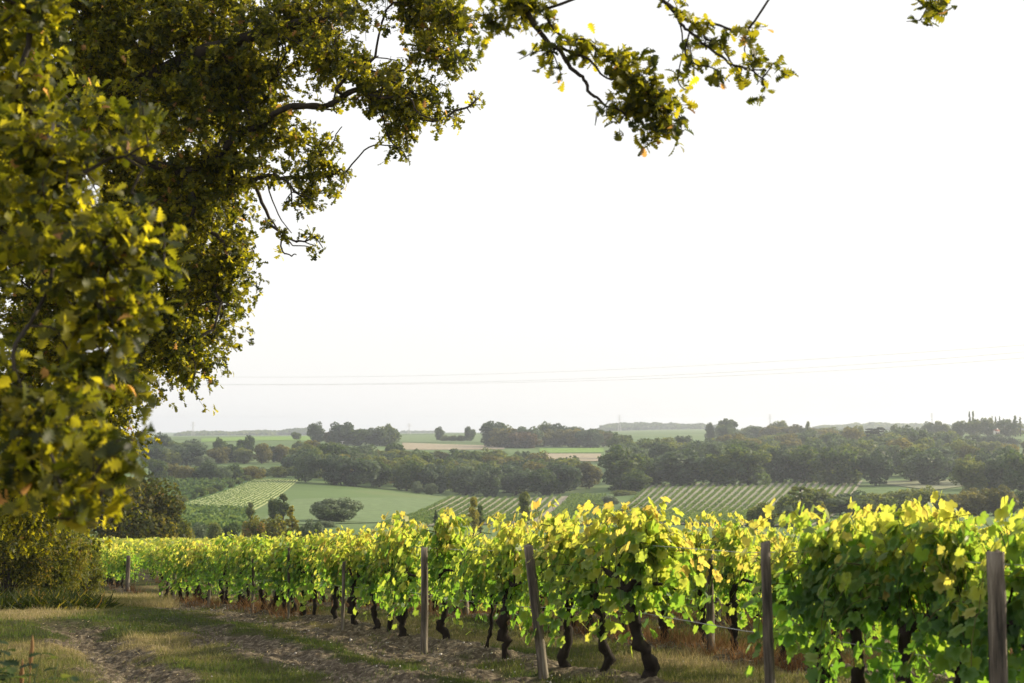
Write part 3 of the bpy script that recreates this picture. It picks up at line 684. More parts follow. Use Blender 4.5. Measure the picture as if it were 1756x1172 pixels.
FOL = [vine_foliage(100+k) for k in range(9)]; FOLLOW = [vine_foliage(200+k, .12, 240, 1.0) for k in range(3)]
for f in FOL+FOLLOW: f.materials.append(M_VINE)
TRK = [vine_trunk(300+k, lean=[0, .08, -.1, .05, -.05, .14, -.14, 0][k], r0=[.05, .04, .052, .055, .045, .03, .036, .06][k]) for k in range(8)]
THIN = vine_trunk(400, .25, .02, .04)
for f in TRK+[THIN]: f.materials.append(M_BARK)
ROWANG = math.atan2(1, -ROWS)
rs = random.Random(5)
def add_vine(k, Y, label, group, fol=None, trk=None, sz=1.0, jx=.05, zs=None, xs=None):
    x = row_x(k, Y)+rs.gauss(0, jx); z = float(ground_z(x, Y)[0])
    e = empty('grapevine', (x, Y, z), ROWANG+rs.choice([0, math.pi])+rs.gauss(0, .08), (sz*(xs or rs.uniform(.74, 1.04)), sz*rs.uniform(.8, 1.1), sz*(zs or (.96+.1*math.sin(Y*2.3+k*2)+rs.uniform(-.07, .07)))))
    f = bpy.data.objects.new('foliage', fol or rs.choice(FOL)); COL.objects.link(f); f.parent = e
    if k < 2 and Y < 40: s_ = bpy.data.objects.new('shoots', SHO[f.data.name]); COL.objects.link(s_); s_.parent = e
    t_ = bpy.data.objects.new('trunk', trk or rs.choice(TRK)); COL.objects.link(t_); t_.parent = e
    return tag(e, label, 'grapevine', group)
def Y_of(px, k=0): return (ROWX0+ROWD*k+ROWS*14.5)/((px-878)/FPX+ROWS)
grp0 = 'grapevines of the front row'
front = [(1392, 'L', 3, 'grapevine with low-hanging leaves just right of the tall post with a lit right edge'), (1450, 'N', 2, 'leafy grapevine reaching the ground midway between the two right-hand posts'),
         (1550, 'L', 4, 'leafy grapevine in the big leaf mass left of the broad right-hand post'), (1640, 'N', 1, 'grapevine directly left of the broad right-hand post'),
         (1735, 'L', 0, 'grapevine at the right edge of the photo behind the broad post'), (1290, None, 0, None),
         (1104, 'N', 7, 'grapevine with the thickest straight black trunk in front of the tallest leaf clump'), (1032, 'N', 6, 'slim-trunked grapevine left of the thickest black trunk'),
         (981, 'N', 2, 'grapevine with twisted knobbly trunk right of the leaning grey post'), (881, 'N', 3, 'grapevine with stout black trunk left of the leaning grey post'),
         (839, 'T', 8, 'grapevine with a thin bare leaning stem between two stout ones'), (760, 'N', 1, 'grapevine with straight trunk just right of the flat grey post'),
         (696, 'N', 4, 'grapevine with straight trunk just left of the flat grey post'), (669, 'N', 5, 'second grapevine left of the flat grey post'),
         (640, 'N', 2, 'third grapevine left of the flat grey post, trunk bent'), (612, 'N', 3, 'grapevine right of the dark thin post, trunk curving like an S'),
         (580, 'N', 6, 'grapevine right behind the dark thin post'), (543, 'N', 5, 'first grapevine left of the dark thin post'), (523, 'N', 0, 'second grapevine left of the dark thin post'),
         (504, 'N', 1, 'third grapevine left of the dark thin post, beside a thin stake')]
for px, ty, tk, lb in front:
    if ty is None: continue
    add_vine(0, Y_of(px), lb, grp0, FOLLOW[tk % 3] if ty == 'L' else (FOL[tk % 9]), THIN if ty == 'T' else TRK[tk % 8], 1.0, .03,
             {1392: 1.0, 1450: 1.0, 1550: 1.0, 1640: .98, 1735: 1.05, 1104: 1.07, 1032: 1.0, 981: 1.08, 881: 1.06, 760: 1.08, 696: 1.06}.get(px, rs.uniform(.84, .98)), {1104: 1.25}.get(px))
for px in (930, 1150, 1200): # leaf fill where canes of neighbours reach over
    pass
nV = 20
Yq = Y_of(497)+.4; q = 1
while Yq < 39.7:
    add_vine(0, Yq, 'yellow-topped grapevine in the far left stretch of the front row', 'grapevines of the far front row'); nV += 1; Yq += .88*rs.uniform(.9, 1.1)
for k in range(1, 7):
    Yq = max((ROWX0+ROWD*k+ROWS*14.5)/(.393+.385), 7.5); 
    while Yq < 39.4:
        sp_ = .9*rs.uniform(.9, 1.1); Yq += sp_
        if k > 4 and Yq < 20 and False: continue
        add_vine(k, Yq, ['', 'grapevine in the second row, seen behind the front row', 'grapevine in the third row, seen through gaps in the front rows'][k] if k < 3 else 'grapevine in a back row of which little more than the top shows',
                 ['', 'grapevines of the second row', 'grapevines of the third row'][k] if k < 3 else 'grapevines of the back rows'); nV += 1
for k in range(0, 3):
    Yq = 48.8
    while Yq < 48.8+[22, 14, 12][k] and nV < 298:
        add_vine(k, Yq, 'grapevine in the block beyond the grassy cross path, near its first rows', 'grapevines beyond the cross path'); nV += 1; Yq += .9*rs.uniform(.9, 1.1)
print('VINES', nV)
# all the others, behind: one mass
rng = np.random.default_rng(9)
pl = []
for k in range(0, 14):
    y0 = [71.1, 63.1, 61.1][k] if k < 3 else 48.8
    ys = np.arange(y0, 112, .5); pl.append(np.column_stack([row_x(k, ys), ys]))
for k in range(7, 16):
    y0 = (ROWX0+ROWD*k+ROWS*14.5)/(.393+.385); ys = np.arange(y0, 41, .5) if y0 < 41 else np.zeros(0)
    if len(ys): pl.append(np.column_stack([row_x(k, ys), ys]))
pl = np.concatenate(pl); per = 46; pp = np.repeat(pl, per, 0); n = len(pp)
pp = pp+np.column_stack([rng.normal(size=n)*.14+rng.uniform(-.3, .3, n)*-ROWS, rng.uniform(-.3, .3, n)])
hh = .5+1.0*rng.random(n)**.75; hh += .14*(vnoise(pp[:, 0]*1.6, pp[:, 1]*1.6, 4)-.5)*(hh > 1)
zz = terrain(pp[:, 0], pp[:, 1])+hh
tq = np.array([[-.5, 0, 0], [0, -.1, -.1], [.5, 0, 0], [.35, .8, -.08], [0, 1, 0], [-.35, .8, -.08]]); tf = np.array([[0, 1, 4, 5], [1, 2, 3, 4]])
Vv, Ff = scatter(tq, tf, np.column_stack([pp, zz]), basis(rnd(n)+[0, 0, -.5], rnd(n)+[0, -.3, .5]), .13+.09*rng.random(n))
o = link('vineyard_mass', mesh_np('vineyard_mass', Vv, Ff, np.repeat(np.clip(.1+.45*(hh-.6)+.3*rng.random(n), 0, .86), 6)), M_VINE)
tag(o, 'dense yellow-green vines filling the far block down the slope', 'vines', kind='stuff')
# posts
def post_mesh(h, r, seed, square=False, lean=0):
    global rng; rng = np.random.default_rng(seed); mb = MB(); n = 14; z = np.linspace(-.25, h, n); w_ = np.cumsum(rng.normal(size=(n, 2))*.0022, 0)
    seg = 12; a = np.arange(seg)*2*math.pi/seg; rr = np.ones(seg)
    if square: rr = 1/np.maximum(np.abs(np.cos(a)), np.abs(np.sin(a)))*.92
    rr = rr*(1+.06*rng.normal(size=seg)); V = []
    for q in range(n):
        rad_ = r*(1.06-.12*z[q]/h)*rr*(1+.025*rng.normal(size=seg))
        V.append(np.column_stack([np.cos(a)*rad_+w_[q, 0], np.sin(a)*rad_+w_[q, 1], np.full(seg, z[q])+(.012*rng.normal(size=seg) if q == n-1 else 0)]))
    V = np.concatenate(V); i = np.arange(n-1)[:, None]*seg; j = np.arange(seg)[None]
    mb.add(V, np.stack([i+j, i+(j+1) % seg, i+seg+(j+1) % seg, i+seg+j], -1).reshape(-1, 4))
    mb.F.setdefault(seg, []).append(np.array([np.arange(seg)+(n-1)*seg]))
    me = mb.mesh('wooden_post'); me.materials.append(M_POST); return me
def post(px, py_b, py_t, k, wpx, label, seed, lean=(0, 0), square=False, dpx=0):
    Y = (ROWX0-((.55 if px > 1200 else .42 if px > 700 else .3) if k == 0 else .1)+ROWD*k+ROWS*14.5)/((px-878)/FPX+ROWS); x = (px-878)/FPX*Y; z = float(ground_z(x, Y)[0]); h = float(P(px, py_t, Y)[2])-z
    o = link('wooden_post', post_mesh(h, pxw(wpx, Y)/2*.88, seed, square), None, None, (x, Y, z)); o.rotation_euler = (lean[0], lean[1], 0)
    if square: o.rotation_euler[2] = .1
    return tag(o, label, 'post', 'wooden posts of the vine rows')
post(1703, 0, 945, 0, 31, 'broad square grey post nearest the right edge', 1, square=True)
post(1684, 0, 950, 1, 15, 'narrower dark post showing behind the broad one at the right', 2)
post(1318, 0, 930, 0, 20, 'tall round weathered post with a lit right edge, right of centre', 3, (0, R(-1.6)))
post(1216, 0, 952, 1, 15, 'brown post half hidden by leaves left of the tall weathered one', 4)
post(932, 0, 935, 0, 20, 'grey post leaning to the left in the middle of the front row', 5, (0, R(-6.5)))
post(990, 0, 1010, 2, 13, 'short grey post behind the knobbly vine trunk', 6)
post(800, 0, 938, 1, 12, 'lit grey slightly leaning post in the second row', 7, (0, R(-3)))
post(731, 0, 940, 0, 14, 'flat-faced grey post standing straight left of centre', 8, square=True)
post(591, 0, 965, 0, 7, 'dark thin post in the front row, halfway to its left end', 9, (0, R(1)))
post(499, 0, 940, 0, 5, 'thin dark stake rising to the leaf tops left of the dark thin post', 10)
post(437, 0, 960, 0, 6, 'grey post under yellow leaves in the left part of the front row', 11)
post(363, 0, 1000, 0, 6, 'short grey post among the trunks, third from the row end', 12)
post(303, 0, 985, 0, 6, 'grey post second from the left end of the front row', 13)
post(281, 0, 1000, 0, 7, 'short grey end post of the front row beside the cross path', 14)
for px, Yp, lb in ((226, 48.3, 'leafy end post of the block beyond the cross path'), (168, 52, 'grey post at the left among the shaded trunks beyond the cross path'), (146, 55, 'leftmost grey post under the shaded vines beyond the cross path')):
    x = (px-878)/FPX*Yp; z = float(ground_z(x, Yp)[0]); o = link('wooden_post', post_mesh(1.2, .07, px), None, None, (x, Yp-.1, z)); tag(o, lb, 'post', 'wooden posts of the vine rows')
for k in (1, 2, 3):
    for Yp in np.arange(19.5+k, 41, 6.0):
        x = row_x(k, Yp); z = float(ground_z(x, Yp)[0]); o = link('wooden_post', post_mesh(1.3, .045, int(Yp*10)+k), None, None, (x, Yp, z))
        tag(o, 'weathered post deep among the back vine rows', 'post', 'posts deep in the back rows')
# trellis wires
for k, hz, lb in ((0, .62, 'lower wire of the front row, running at trunk height'), (0, 1.2, 'upper wire of the front row, running at the post tops'),
                  (1, .62, 'lower wire of the second row'), (1, 1.15, 'upper wire of the second row')):
    ys = np.arange(7.5, 41, .8); xs = row_x(k, ys)-.06; zs = terrain(xs, ys)+hz+.02*np.sin(ys*1.1)
    mb = MB(); mb.tube(np.column_stack([xs, ys, zs]), .0026, 5); tag(link('trellis_wire', mb.mesh('trellis_wire'), M_WIRE), lb, 'wire', 'trellis wires')

# ------------------------------------------------------------------ grass, weeds, stones (uncountable)
rng = np.random.default_rng(21)
Tbl = np.array([[-.5, 0, 0], [.5, 0, 0], [.32, .55, .06], [-.32, .55, .06], [0, 1, .28]]); 
def blades(px0, px1, Y0, Y1, ntuft, per, h0, h1, wd, keep, tintf, spread=.05, lean=.55, power=1.6):
    u = rng.random(ntuft); a = 1-power; Yt = (Y0**a+u*(Y1**a-Y0**a))**(1/a)
    t_ = (rng.uniform(px0, px1, ntuft)-878)/FPX; Xt = t_*Yt
    dz_, so_, dr_ = near_fields(Xt, Yt); m_ = keep(Xt, Yt, so_, dr_) > rng.random(ntuft); Xt, Yt, dr_, so_ = Xt[m_], Yt[m_], dr_[m_], so_[m_]
    hs = rng.uniform(h0, h1, len(Xt))*(.6+.9*fbm(Xt*1.1, Yt*1.1, 31)); X_ = np.repeat(Xt, per); Y_ = np.repeat(Yt, per); n = len(X_)
    off = rng.normal(size=(n, 2))*spread; X_ = X_+off[:, 0]; Y_ = Y_+off[:, 1]
    z = ground_z(X_, Y_)-.01; d = np.column_stack([off/spread*lean*.5+rng.normal(size=(n, 2))*lean*.5, np.ones(n)]); nn = np.column_stack([rng.normal(size=(n, 2)), rng.random(n)*.3])
    h = np.repeat(hs, per)*rng.uniform(.5, 1.15, n); sc = np.column_stack([h, h, h])
    B = basis(d, nn); W = wd*np.maximum(Y_/14, .8)/h
    Tb = Tbl[None]*np.stack([W, np.ones(n), np.ones(n)], 1)[:, None, :]
    V = np.einsum('nij,nkj->nki', B, Tb)*h[:, None, None]+np.column_stack([X_, Y_, z])[:, None, :]
    b = (np.arange(n)*5)[:, None]; Fq = b+[[0, 1, 2, 3]]; Ft = b+[[3, 2, 4]]
    tn = np.clip(np.repeat(tintf(Xt, Yt, dr_), per)+rng.normal(size=n)*.16, 0, 1)
    return V.reshape(-1, 3), [Fq, Ft], np.repeat(tn, 5)
V, F, tt = blades(-60, 1800, 8.5, 50, 42000, 7, .035, .11, .0055, lambda X, Y, s, d: (.9-.88*np.clip(s*1.3, 0, 1)), lambda X, Y, d: .12+.75*d)
tag(link('grass', mesh_np('grass', V, F, tt), M_GRASS), 'short mixed green and dry grass on the path and between the vine rows', 'grass', kind='stuff')
def straw_keep(X, Y, s, d): return ((Y > 33)&(Y < 44)&(X < row_x(0, Y)+.4)&(X > row_x(0, Y)-5))*.9
V, F, tt = blades(120, 300, 33, 44.5, 5000, 8, .10, .24, .005, straw_keep, lambda X, Y, d: .55+.45*d, .08)
tag(link('straw_grass', mesh_np('straw_grass', V, F, tt), M_GRASS), 'sunlit straw-coloured grass at the end of the cross path', 'grass', kind='stuff')
V, F, tt = blades(-80, 160, 28, 36, 2200, 7, .16, .42, .022, lambda X, Y, s, d: 1.0*(Y > 29+.012*(X+12)**2), lambda X, Y, d: .0+.6*(rng.random(len(X)) < .22), .2, 1.3)
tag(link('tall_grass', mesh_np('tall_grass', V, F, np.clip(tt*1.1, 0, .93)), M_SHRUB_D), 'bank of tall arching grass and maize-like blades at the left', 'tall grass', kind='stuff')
def weed_keep(X, Y, s, d):
    u = (X-row_x(0, Y))/ROWD; k = np.round(u); pd = np.abs(u-k)*ROWD
    return (pd < .38)*(k >= 0)*(k < 5)*((fbm(X*.35, Y*.35, 77) > .47) | ((Y > 24)&(Y < 33)))*np.where(k == 0, (Y > 23)*.8, .9)
V, F, tt = blades(100, 1750, 14, 60, 16000, 7, .10, .34, .006, weed_keep, lambda X, Y, d: .2+.6*vnoise(X*3, Y*3, 3), .07, .6)
tag(link('dry_weeds', mesh_np('dry_weeds', V, F, tt), M_DRY), 'rust-brown dead weeds under the vine rows', 'weeds', kind='stuff')
n = 700; Yp = rng.uniform(9, 38, n); Xp = row_x(0, Yp)+rng.normal(size=n)*.45-.5; kk = rng.random(n) < .35; Xp[kk] += rng.uniform(-4, 8, kk.sum())
oc = np.array([[1, 0, 0], [0, 1, 0], [-1, 0, 0], [0, -1, 0], [.1, 0, .7], [0, 0, -.7]]); ocf = np.array([[0, 1, 4], [1, 2, 4], [2, 3, 4], [3, 0, 4], [1, 0, 5], [2, 1, 5], [3, 2, 5], [0, 3, 5]])
Vv, Ff = scatter(oc, ocf, np.column_stack([Xp, Yp, ground_z(Xp, Yp)]), basis(rnd(n), rnd(n)), (rng.random((n, 3))*.014+.006)*(1+(rng.random((n, 1)) < .05)*1.3))
tag(link('pebbles', mesh_np('pebbles', Vv, Ff), M_STONE), 'pale pebbles scattered on the bare soil beside the vines', 'pebbles', kind='stuff')

n = 14000; Yp = 9+36*rng.random(n)**1.5; Xp = (rng.uniform(-40, 1500, n)-878)/FPX*Yp
_, sS, _ = near_fields(Xp, Yp); kk = sS > .35*rng.random(n); Xp, Yp = Xp[kk], Yp[kk]; n = len(Xp)
Vv, Ff = scatter(Tquad, Fquad, np.column_stack([Xp, Yp, ground_z(Xp, Yp)+.004]), basis(np.column_stack([rng.normal(size=(n, 2)), rng.normal(size=n)*.12]), rnd(n)*.3+[0, 0, 1]), np.column_stack([.006+.006*rng.random(n), .04+.09*rng.random(n), np.full(n, .02)]))
tag(link('straw_litter', mesh_np('straw_litter', Vv, Ff, np.repeat(.45+.55*rng.random(n), 4)), M_GRASS), 'bits of dry straw lying on the bare wheel ruts', 'straw', kind='stuff')
# ------------------------------------------------------------------ oak leaves
def oak_leaf(ws):
    n = len(ws)-1; V = []
    for q, w_ in enumerate(ws):
        y = q/n; V += [[-w_, y, .35*w_-.25*(y-.3)**2], [0, y, -.25*(y-.3)**2], [w_, y, .3*w_-.25*(y-.3)**2]]
    F = []
    for q in range(n): F += [[3*q, 3*q+1, 3*q+4, 3*q+3], [3*q+1, 3*q+2, 3*q+5, 3*q+4]]
    return np.array(V), np.array(F)
OL_HI = oak_leaf([.015, .12, .07, .26, .1, .36, .14, .4, .18, .27, .04]); OL_LO = oak_leaf([.03, .22, .09, .38, .14, .36, .05])
def oak(name, label, discs, root_pts, root_r, hi, leaf, seed, twigp=.5, extra_limbs=()):
    """discs: (px, py, radius px, Y, coverage). Crown leaves grow on twigs round every disc centre, limbs join the centres back to the trunk."""
    global rng; rng = np.random.default_rng(seed); Tl, Tf_ = OL_HI if hi else OL_LO
    root = empty(name, root_pts[0]); R0 = np.array(root_pts[0], float); mbL = MB(); mbT = MB()
    mbT.tube(np.array(root_pts)-R0, np.linspace(root_r, root_r*.45, len(root_pts)), 12, .04)
    C_ = np.array([PV(d[0], d[1], d[3]) for d in discs]); rad_ = np.array([pxw(d[2]*(1.12 if d[2] < 40 else 1), d[3]) for d in discs])
    nodes = [np.array(p, float) for p in root_pts]; par = [-1]+list(range(len(root_pts)-1)); plen = [0.]*len(nodes); nr = len(nodes)
    todo = set(range(len(C_)))
    NP = np.array(nodes); best = {}
    while todo:
        idx = np.array(sorted(todo)); D = np.linalg.norm(C_[idx][:, None]-np.array(nodes)[None], axis=2)+.35*np.array(plen)[None]
        a, b = np.unravel_index(np.argmin(D), D.shape); ci = int(idx[a])
        nodes.append(C_[ci]); par.append(int(b)); plen.append(plen[b]+float(np.linalg.norm(C_[ci]-nodes[b]))); todo.discard(ci)
    cnt = [1]*len(nodes)
    for q in range(len(nodes)-1, 0, -1): cnt[par[q]] += cnt[q]
    for q in range(nr, len(nodes)):
        a = nodes[par[q]]; b = nodes[q]; ln = np.linalg.norm(b-a); bul = rng.normal(size=3)*ln*.09+[0, 0, ln*.06]; sq = np.linspace(0, 1, 7)
        r1 = (.0015 if hi else .0045)*math.sqrt(cnt[q])+.002; r0 = min(r1*1.35, root_r*.4)
        (mbT).tube(a+(b-a)*sq[:, None]+bul*np.sin(math.pi*sq)[:, None]+rng.normal(size=(7, 3))*ln*.008-R0, r0+(r1-r0)*sq, 6, .05)
    for pts, r0, r1 in extra_limbs:
        pp_ = np.array([PV(*p) for p in pts]); sq = np.linspace(0, len(pp_)-1, (len(pp_)-1)*5+1); pp_ = np.stack([np.interp(sq, np.arange(len(pp_)), pp_[:, k_]) for k_ in range(3)], 1)
        for _ in range(2): pp_[1:-1] = (pp_[:-2]+2*pp_[1:-1]+pp_[2:])/4
        pp_[1:-1] += np.cumsum(rng.normal(size=(len(pp_)-2, 3))*.006, 0); mbT.tube(pp_-R0, np.linspace(r0, r1, len(pp_)), 8, .07)
    link('trunk', mbT.mesh('trunk', True), M_OBARK, root)
    LP = []; LD = []; LT = []
    la = leaf*leaf*(.22 if not hi else .2)
    for (px, py, r_, Y, cov), c, rm in zip(discs, C_, rad_):
        nl = int(cov*math.pi*rm*rm/la*((1.7 if hi else 1.9) if r_ < 40 else 2.3)); nt_ = max(1, nl//8); dpt = max(rm, .12)
        o3 = np.clip(rng.normal(size=(nt_, 3))*.56, -1.35, 1.35)*[rm, dpt, rm]; tips = c+o3
        if not hi or Y < 8:
            nzv = .5*vnoise(tips[:, 0]*2.1+tips[:, 1]*.9, tips[:, 2]*2.1, 5)+.3*vnoise(tips[:, 1]*2.2, tips[:, 2]*2.6+tips[:, 0], 6)+.2*vnoise(tips[:, 0]*5, tips[:, 2]*5+tips[:, 1]*2, 7)
            kp = nzv > (.33 if hi else .43 if r_ >= 40 else .36); o3 = o3[kp]; tips = tips[kp]; nt_ = len(tips)
            if nt_ == 0: continue
        dd = norm(o3+rng.normal(size=(nt_, 3))*rm*.5+[0, 0, -.1*rm]); lt = rng.random(nt_)
        for q in range(nt_):
            if rng.random() < twigp: mbL.tube(np.array([tips[q]-dd[q]*min(rm*.8, .35), tips[q]-dd[q]*.1+rng.normal(size=3)*.01, tips[q]+dd[q]*leaf*.6])-R0, [.004, .003, .0015], 3, 0, cap=False)
            k = rng.integers(6, 11); s = rng.random(k)
            LP.append(tips[q]+dd[q]*(s[:, None]-.6)*leaf*1.7+rng.normal(size=(k, 3))*leaf*.2)
            LD.append(dd[q]*(.25+s[:, None]*.8)+rng.normal(size=(k, 3))*.6+[0, 0, -.15]); LT.append(np.clip(lt[q]*.45+.5*rng.random(k), 0, .92))
    LP = np.concatenate(LP); LD = np.concatenate(LD); LT = np.concatenate(LT); n = len(LP)
    LT = np.where(rng.random(n) < .012, .99, LT)
    nn = rng.normal(size=(n, 3))*.75+[.25, -.35, .6]
    Vv, Ff = scatter(Tl, Tf_, LP-R0, basis(LD, nn), leaf*(.6+.65*rng.random(n)))
    mb = MB(); mb.add(Vv, Ff, np.repeat(LT, len(Tl))); link('crown', mb.mesh('crown'), M_OAK, root)
    if mbL.n: link('twigs', mbL.mesh('twigs'), M_OBARK, root)
    print(name, 'leaves', n); return tag(root, label, 'oak tree')
D1 = [(60, 60, 150, 21, 3.5), (200, 70, 150, 20.5, 3), (320, 50, 105, 20, 2.6), (120, 250, 170, 22, 3.2), (255, 210, 125, 21, 2.6), (340, 180, 95, 19.5, 2), (400, 120, 60, 20, 1.6),
      (200, 400, 170, 22, 3), (320, 330, 80, 20, 2.3), (310, 440, 80, 20.5, 2.6), (330, 535, 60, 20, 2.2), (250, 560, 105, 21, 2.6), (120, 570, 150, 22, 3), (300, 595, 45, 20, 1.8), (325, 610, 26, 19.5, 1.5),
      (200, 630, 45, 21, 2), (365, 400, 42, 19.6, 1.8), (372, 470, 36, 19.8, 1.8), (355, 560, 26, 20, 1.6), (380, 520, 14, 19.8, 1.3), (388, 440, 14, 19.5, 1.3), (380, 330, 30, 19.6, 1.6), (350, 270, 45, 19.8, 1.6),
      (80, 720, 120, 22, 3), (180, 690, 35, 21, 1.6), (315, 635, 14, 19.8, 1.2), (330, 645, 10, 19.8, 1.1), (210, 660, 22, 20.5, 1.3), (60, 820, 90, 24, 3), (130, 780, 60, 23, 2.5),
      (450, 25, 55, 19, 1.7), (520, 55, 50, 19, 1.5), (590, 55, 50, 18.5, 1.6), (655, 40, 50, 18.3, 1.6), (720, 40, 45, 18, 1.7), (775, 25, 42, 17.8, 1.6), (560, 110, 32, 18.6, 1.1), (630, 120, 42, 18.4, 1.4), (560, 10, 50, 19, 1.6), (690, 5, 60, 18, 1.7),
      (695, 120, 42, 18.2, 1.5), (755, 95, 38, 17.9, 1.6), (735, 160, 30, 18, 1.3), (690, 180, 32, 18.2, 1.5), (650, 185, 24, 18.4, 1.2), (690, 222, 22, 18.2, 1.3), (683, 258, 13, 18.2, 1.2), (665, 235, 13, 18.3, 1), (655, 150, 30, 18.3, 1.2),
      (780, 190, 14, 17.9, 1.1), (800, 185, 9, 17.9, 1), (815, 172, 5, 17.9, .9), (755, 205, 10, 18, 1), (430, 110, 48, 19.5, 1.7), (450, 170, 42, 19.4, 1.5), (425, 225, 42, 19.4, 1.5), (480, 205, 22, 19.2, 1.1), (500, 240, 28, 19.1, 1.2),
      (540, 255, 26, 19, 1.2), (560, 300, 24, 18.9, 1.2), (585, 295, 12, 18.9, 1), (520, 305, 24, 19, 1.3), (470, 300, 16, 19.2, 1), (530, 340, 16, 19, 1.1), (500, 350, 10, 19.1, 1), (572, 330, 8, 18.9, .9), (470, 250, 20, 19.2, 1), (505, 185, 10, 19.2, .9), (565, 180, 10, 18.8, .9), (572, 225, 12, 18.9, 1),
      (455, 380, 8, 19.1, 1), (485, 400, 12, 19, 1.1), (508, 415, 14, 19, 1.1), (500, 440, 10, 19, 1), (535, 402, 9, 19, 1), (545, 422, 8, 19, 1), (410, 275, 26, 19.5, 1.3), (435, 310, 14, 19.3, 1), (400, 310, 20, 19.6, 1.2), (590, 165, 14, 18.6, .9)]
q_ = random.Random(4)
D1 += [(a+q_.uniform(-1.3, 1.3)*r_, b+q_.uniform(-.9, 1.3)*r_, r_*.55, Y_+q_.uniform(-.5, .5), c_*.7) for (a, b, r_, Y_, c_) in D1 if r_ < 60 and a > 250 for _ in range(2)]
r1 = [(-10.5, 21, terr(-10.5, 21)-.3), (-10.3, 21, terr(-10.5, 21)+2.0), (-9.8, 20.8, 2.8), (-8.2, 20.3, 4.6), (-6.2, 20, 6.0)]
oak('oak_tree', 'tall oak filling the upper left with branches reaching over the view', D1, r1, .42, False, .086, 51, .35,
    [([(150, 190, 20.5), (250, 140, 20), (335, 98, 19.6), (400, 72, 19.2), (462, 55, 19), (540, 40, 18.8), (610, 20, 18.6)], .13, .04),
     ([(470, 62, 19), (545, 78, 18.8), (600, 105, 18.6), (660, 130, 18.3), (700, 155, 18.2)], .04, .012),
     ([(380, 85, 19.4), (420, 170, 19.3), (440, 250, 19.3), (470, 350, 19.2), (500, 400, 19)], .02, .006)])
D2 = [(20, 60, 60, 7, 2.4), (60, 30, 50, 6.5, 2), (20, 190, 60, 6.5, 2.2), (70, 265, 60, 6, 2.2), (130, 310, 75, 6, 2.2), (215, 270, 60, 6, 1.7), (225, 330, 50, 6, 2), (245, 290, 28, 6, 1.3), (90, 430, 80, 5.8, 2.3), (200, 430, 62, 5.6, 2), (250, 435, 28, 5.6, 1.5), (160, 520, 70, 5.6, 2),
      (50, 560, 65, 5.6, 2.3), (190, 560, 40, 5.6, 1.7), (40, 680, 65, 5.4, 2.2), (130, 640, 55, 5.6, 2), (90, 735, 60, 5.2, 2), (185, 765, 38, 4.9, 1.5), (228, 755, 16, 4.9, 1.1), (160, 820, 42, 4.8, 1.7), (112, 850, 32, 4.9, 1.5), (195, 850, 16, 4.8, 1.2), (50, 800, 50, 5.2, 2), (15, 790, 40, 5.4, 2), (130, 890, 10, 4.8, 1), (0, 400, 90, 7, 2.5), (150, 200, 45, 8, 1.6), (245, 185, 18, 6, 1), (-60, 300, 120, 7, 2), (-60, 650, 110, 7, 2), (-50, 100, 90, 7, 2),
      (200, 650, 40, 7, 1.4), (270, 360, 22, 6, 1.4), (255, 250, 20, 6, 1.3), (280, 450, 20, 6, 1.3), (245, 520, 24, 6, 1.4), (215, 560, 26, 6, 1.2), (225, 500, 30, 6.3, 1.2),
      (855, 34, 26, 9, 2.2), (895, 12, 32, 9, 2.2), (935, 17, 24, 9, 2), (947, 90, 16, 9, 1.6), (925, 118, 9, 9, 1.4), (913, 92, 7, 9, 1.3), (962, 128, 11, 9, 1.4), (981, 72, 17, 9, 1.6), (1018, 80, 18, 9, 1.7), (1053, 97, 14, 9, 1.5), (1066, 123, 24, 9, 2.2), (1098, 148, 34, 9, 2.4), (1128, 178, 32, 9, 2.3), (1150, 210, 24, 9, 2.1),
      (1080, 176, 26, 9, 1.8), (1034, 200, 12, 9, 1.4), (1062, 212, 8, 9, 1.3), (1112, 222, 18, 9, 1.7), (1117, 246, 6, 9, 1.2), (1162, 135, 9, 9, 1.3), (1176, 154, 6, 9, 1.2), (1000, 100, 12, 9, 1.2),
      (1145, 8, 10, 8.6, 1.3), (1165, 27, 12, 8.6, 1.5), (1193, 41, 13, 8.6, 1.6), (1222, 41, 10, 8.6, 1.4), (1176, 82, 13, 8.6, 1.6), (1210, 68, 12, 8.6, 1.5), (1237, 79, 8, 8.6, 1.3), (1250, 50, 8, 8.6, 1.3), (1280, 55, 14, 8.6, 1.7), (1278, 79, 13, 8.6, 1.6), (1285, 102, 15, 8.6, 1.7), (1259, 114, 12, 8.6, 1.5),
      (1230, 121, 12, 8.6, 1.5), (1200, 114, 10, 8.6, 1.4), (1230, 141, 8, 8.6, 1.3), (1306, 135, 10, 8.6, 1.4), (1326, 108, 11, 8.6, 1.5), (1338, 122, 6, 8.6, 1.2), (1310, 155, 5, 8.6, 1.1), (1180, 100, 8, 8.6, 1.2),
      (1590, 12, 15, 8.4, 1.9), (1618, 14, 13, 8.4, 1.9), (1576, 36, 8, 8.4, 1.8), (1608, -15, 22, 8.4, 1.8), (1350, -40, 20, 8.5, 1), (1480, -60, 20, 8.5, 1), (1200, -60, 24, 8.7, 1.2), (1050, -60, 24, 8.8, 1.2)]
r2 = [(-4.6, 5.2, terr(-4.6, 5.2)-.2), (-4.5, 5.2, 1.4), (-4.2, 5.4, 3.0), (-3.2, 6, 4.4), (-1.6, 7.4, 5.2), (0, 8.6, 5.3)]
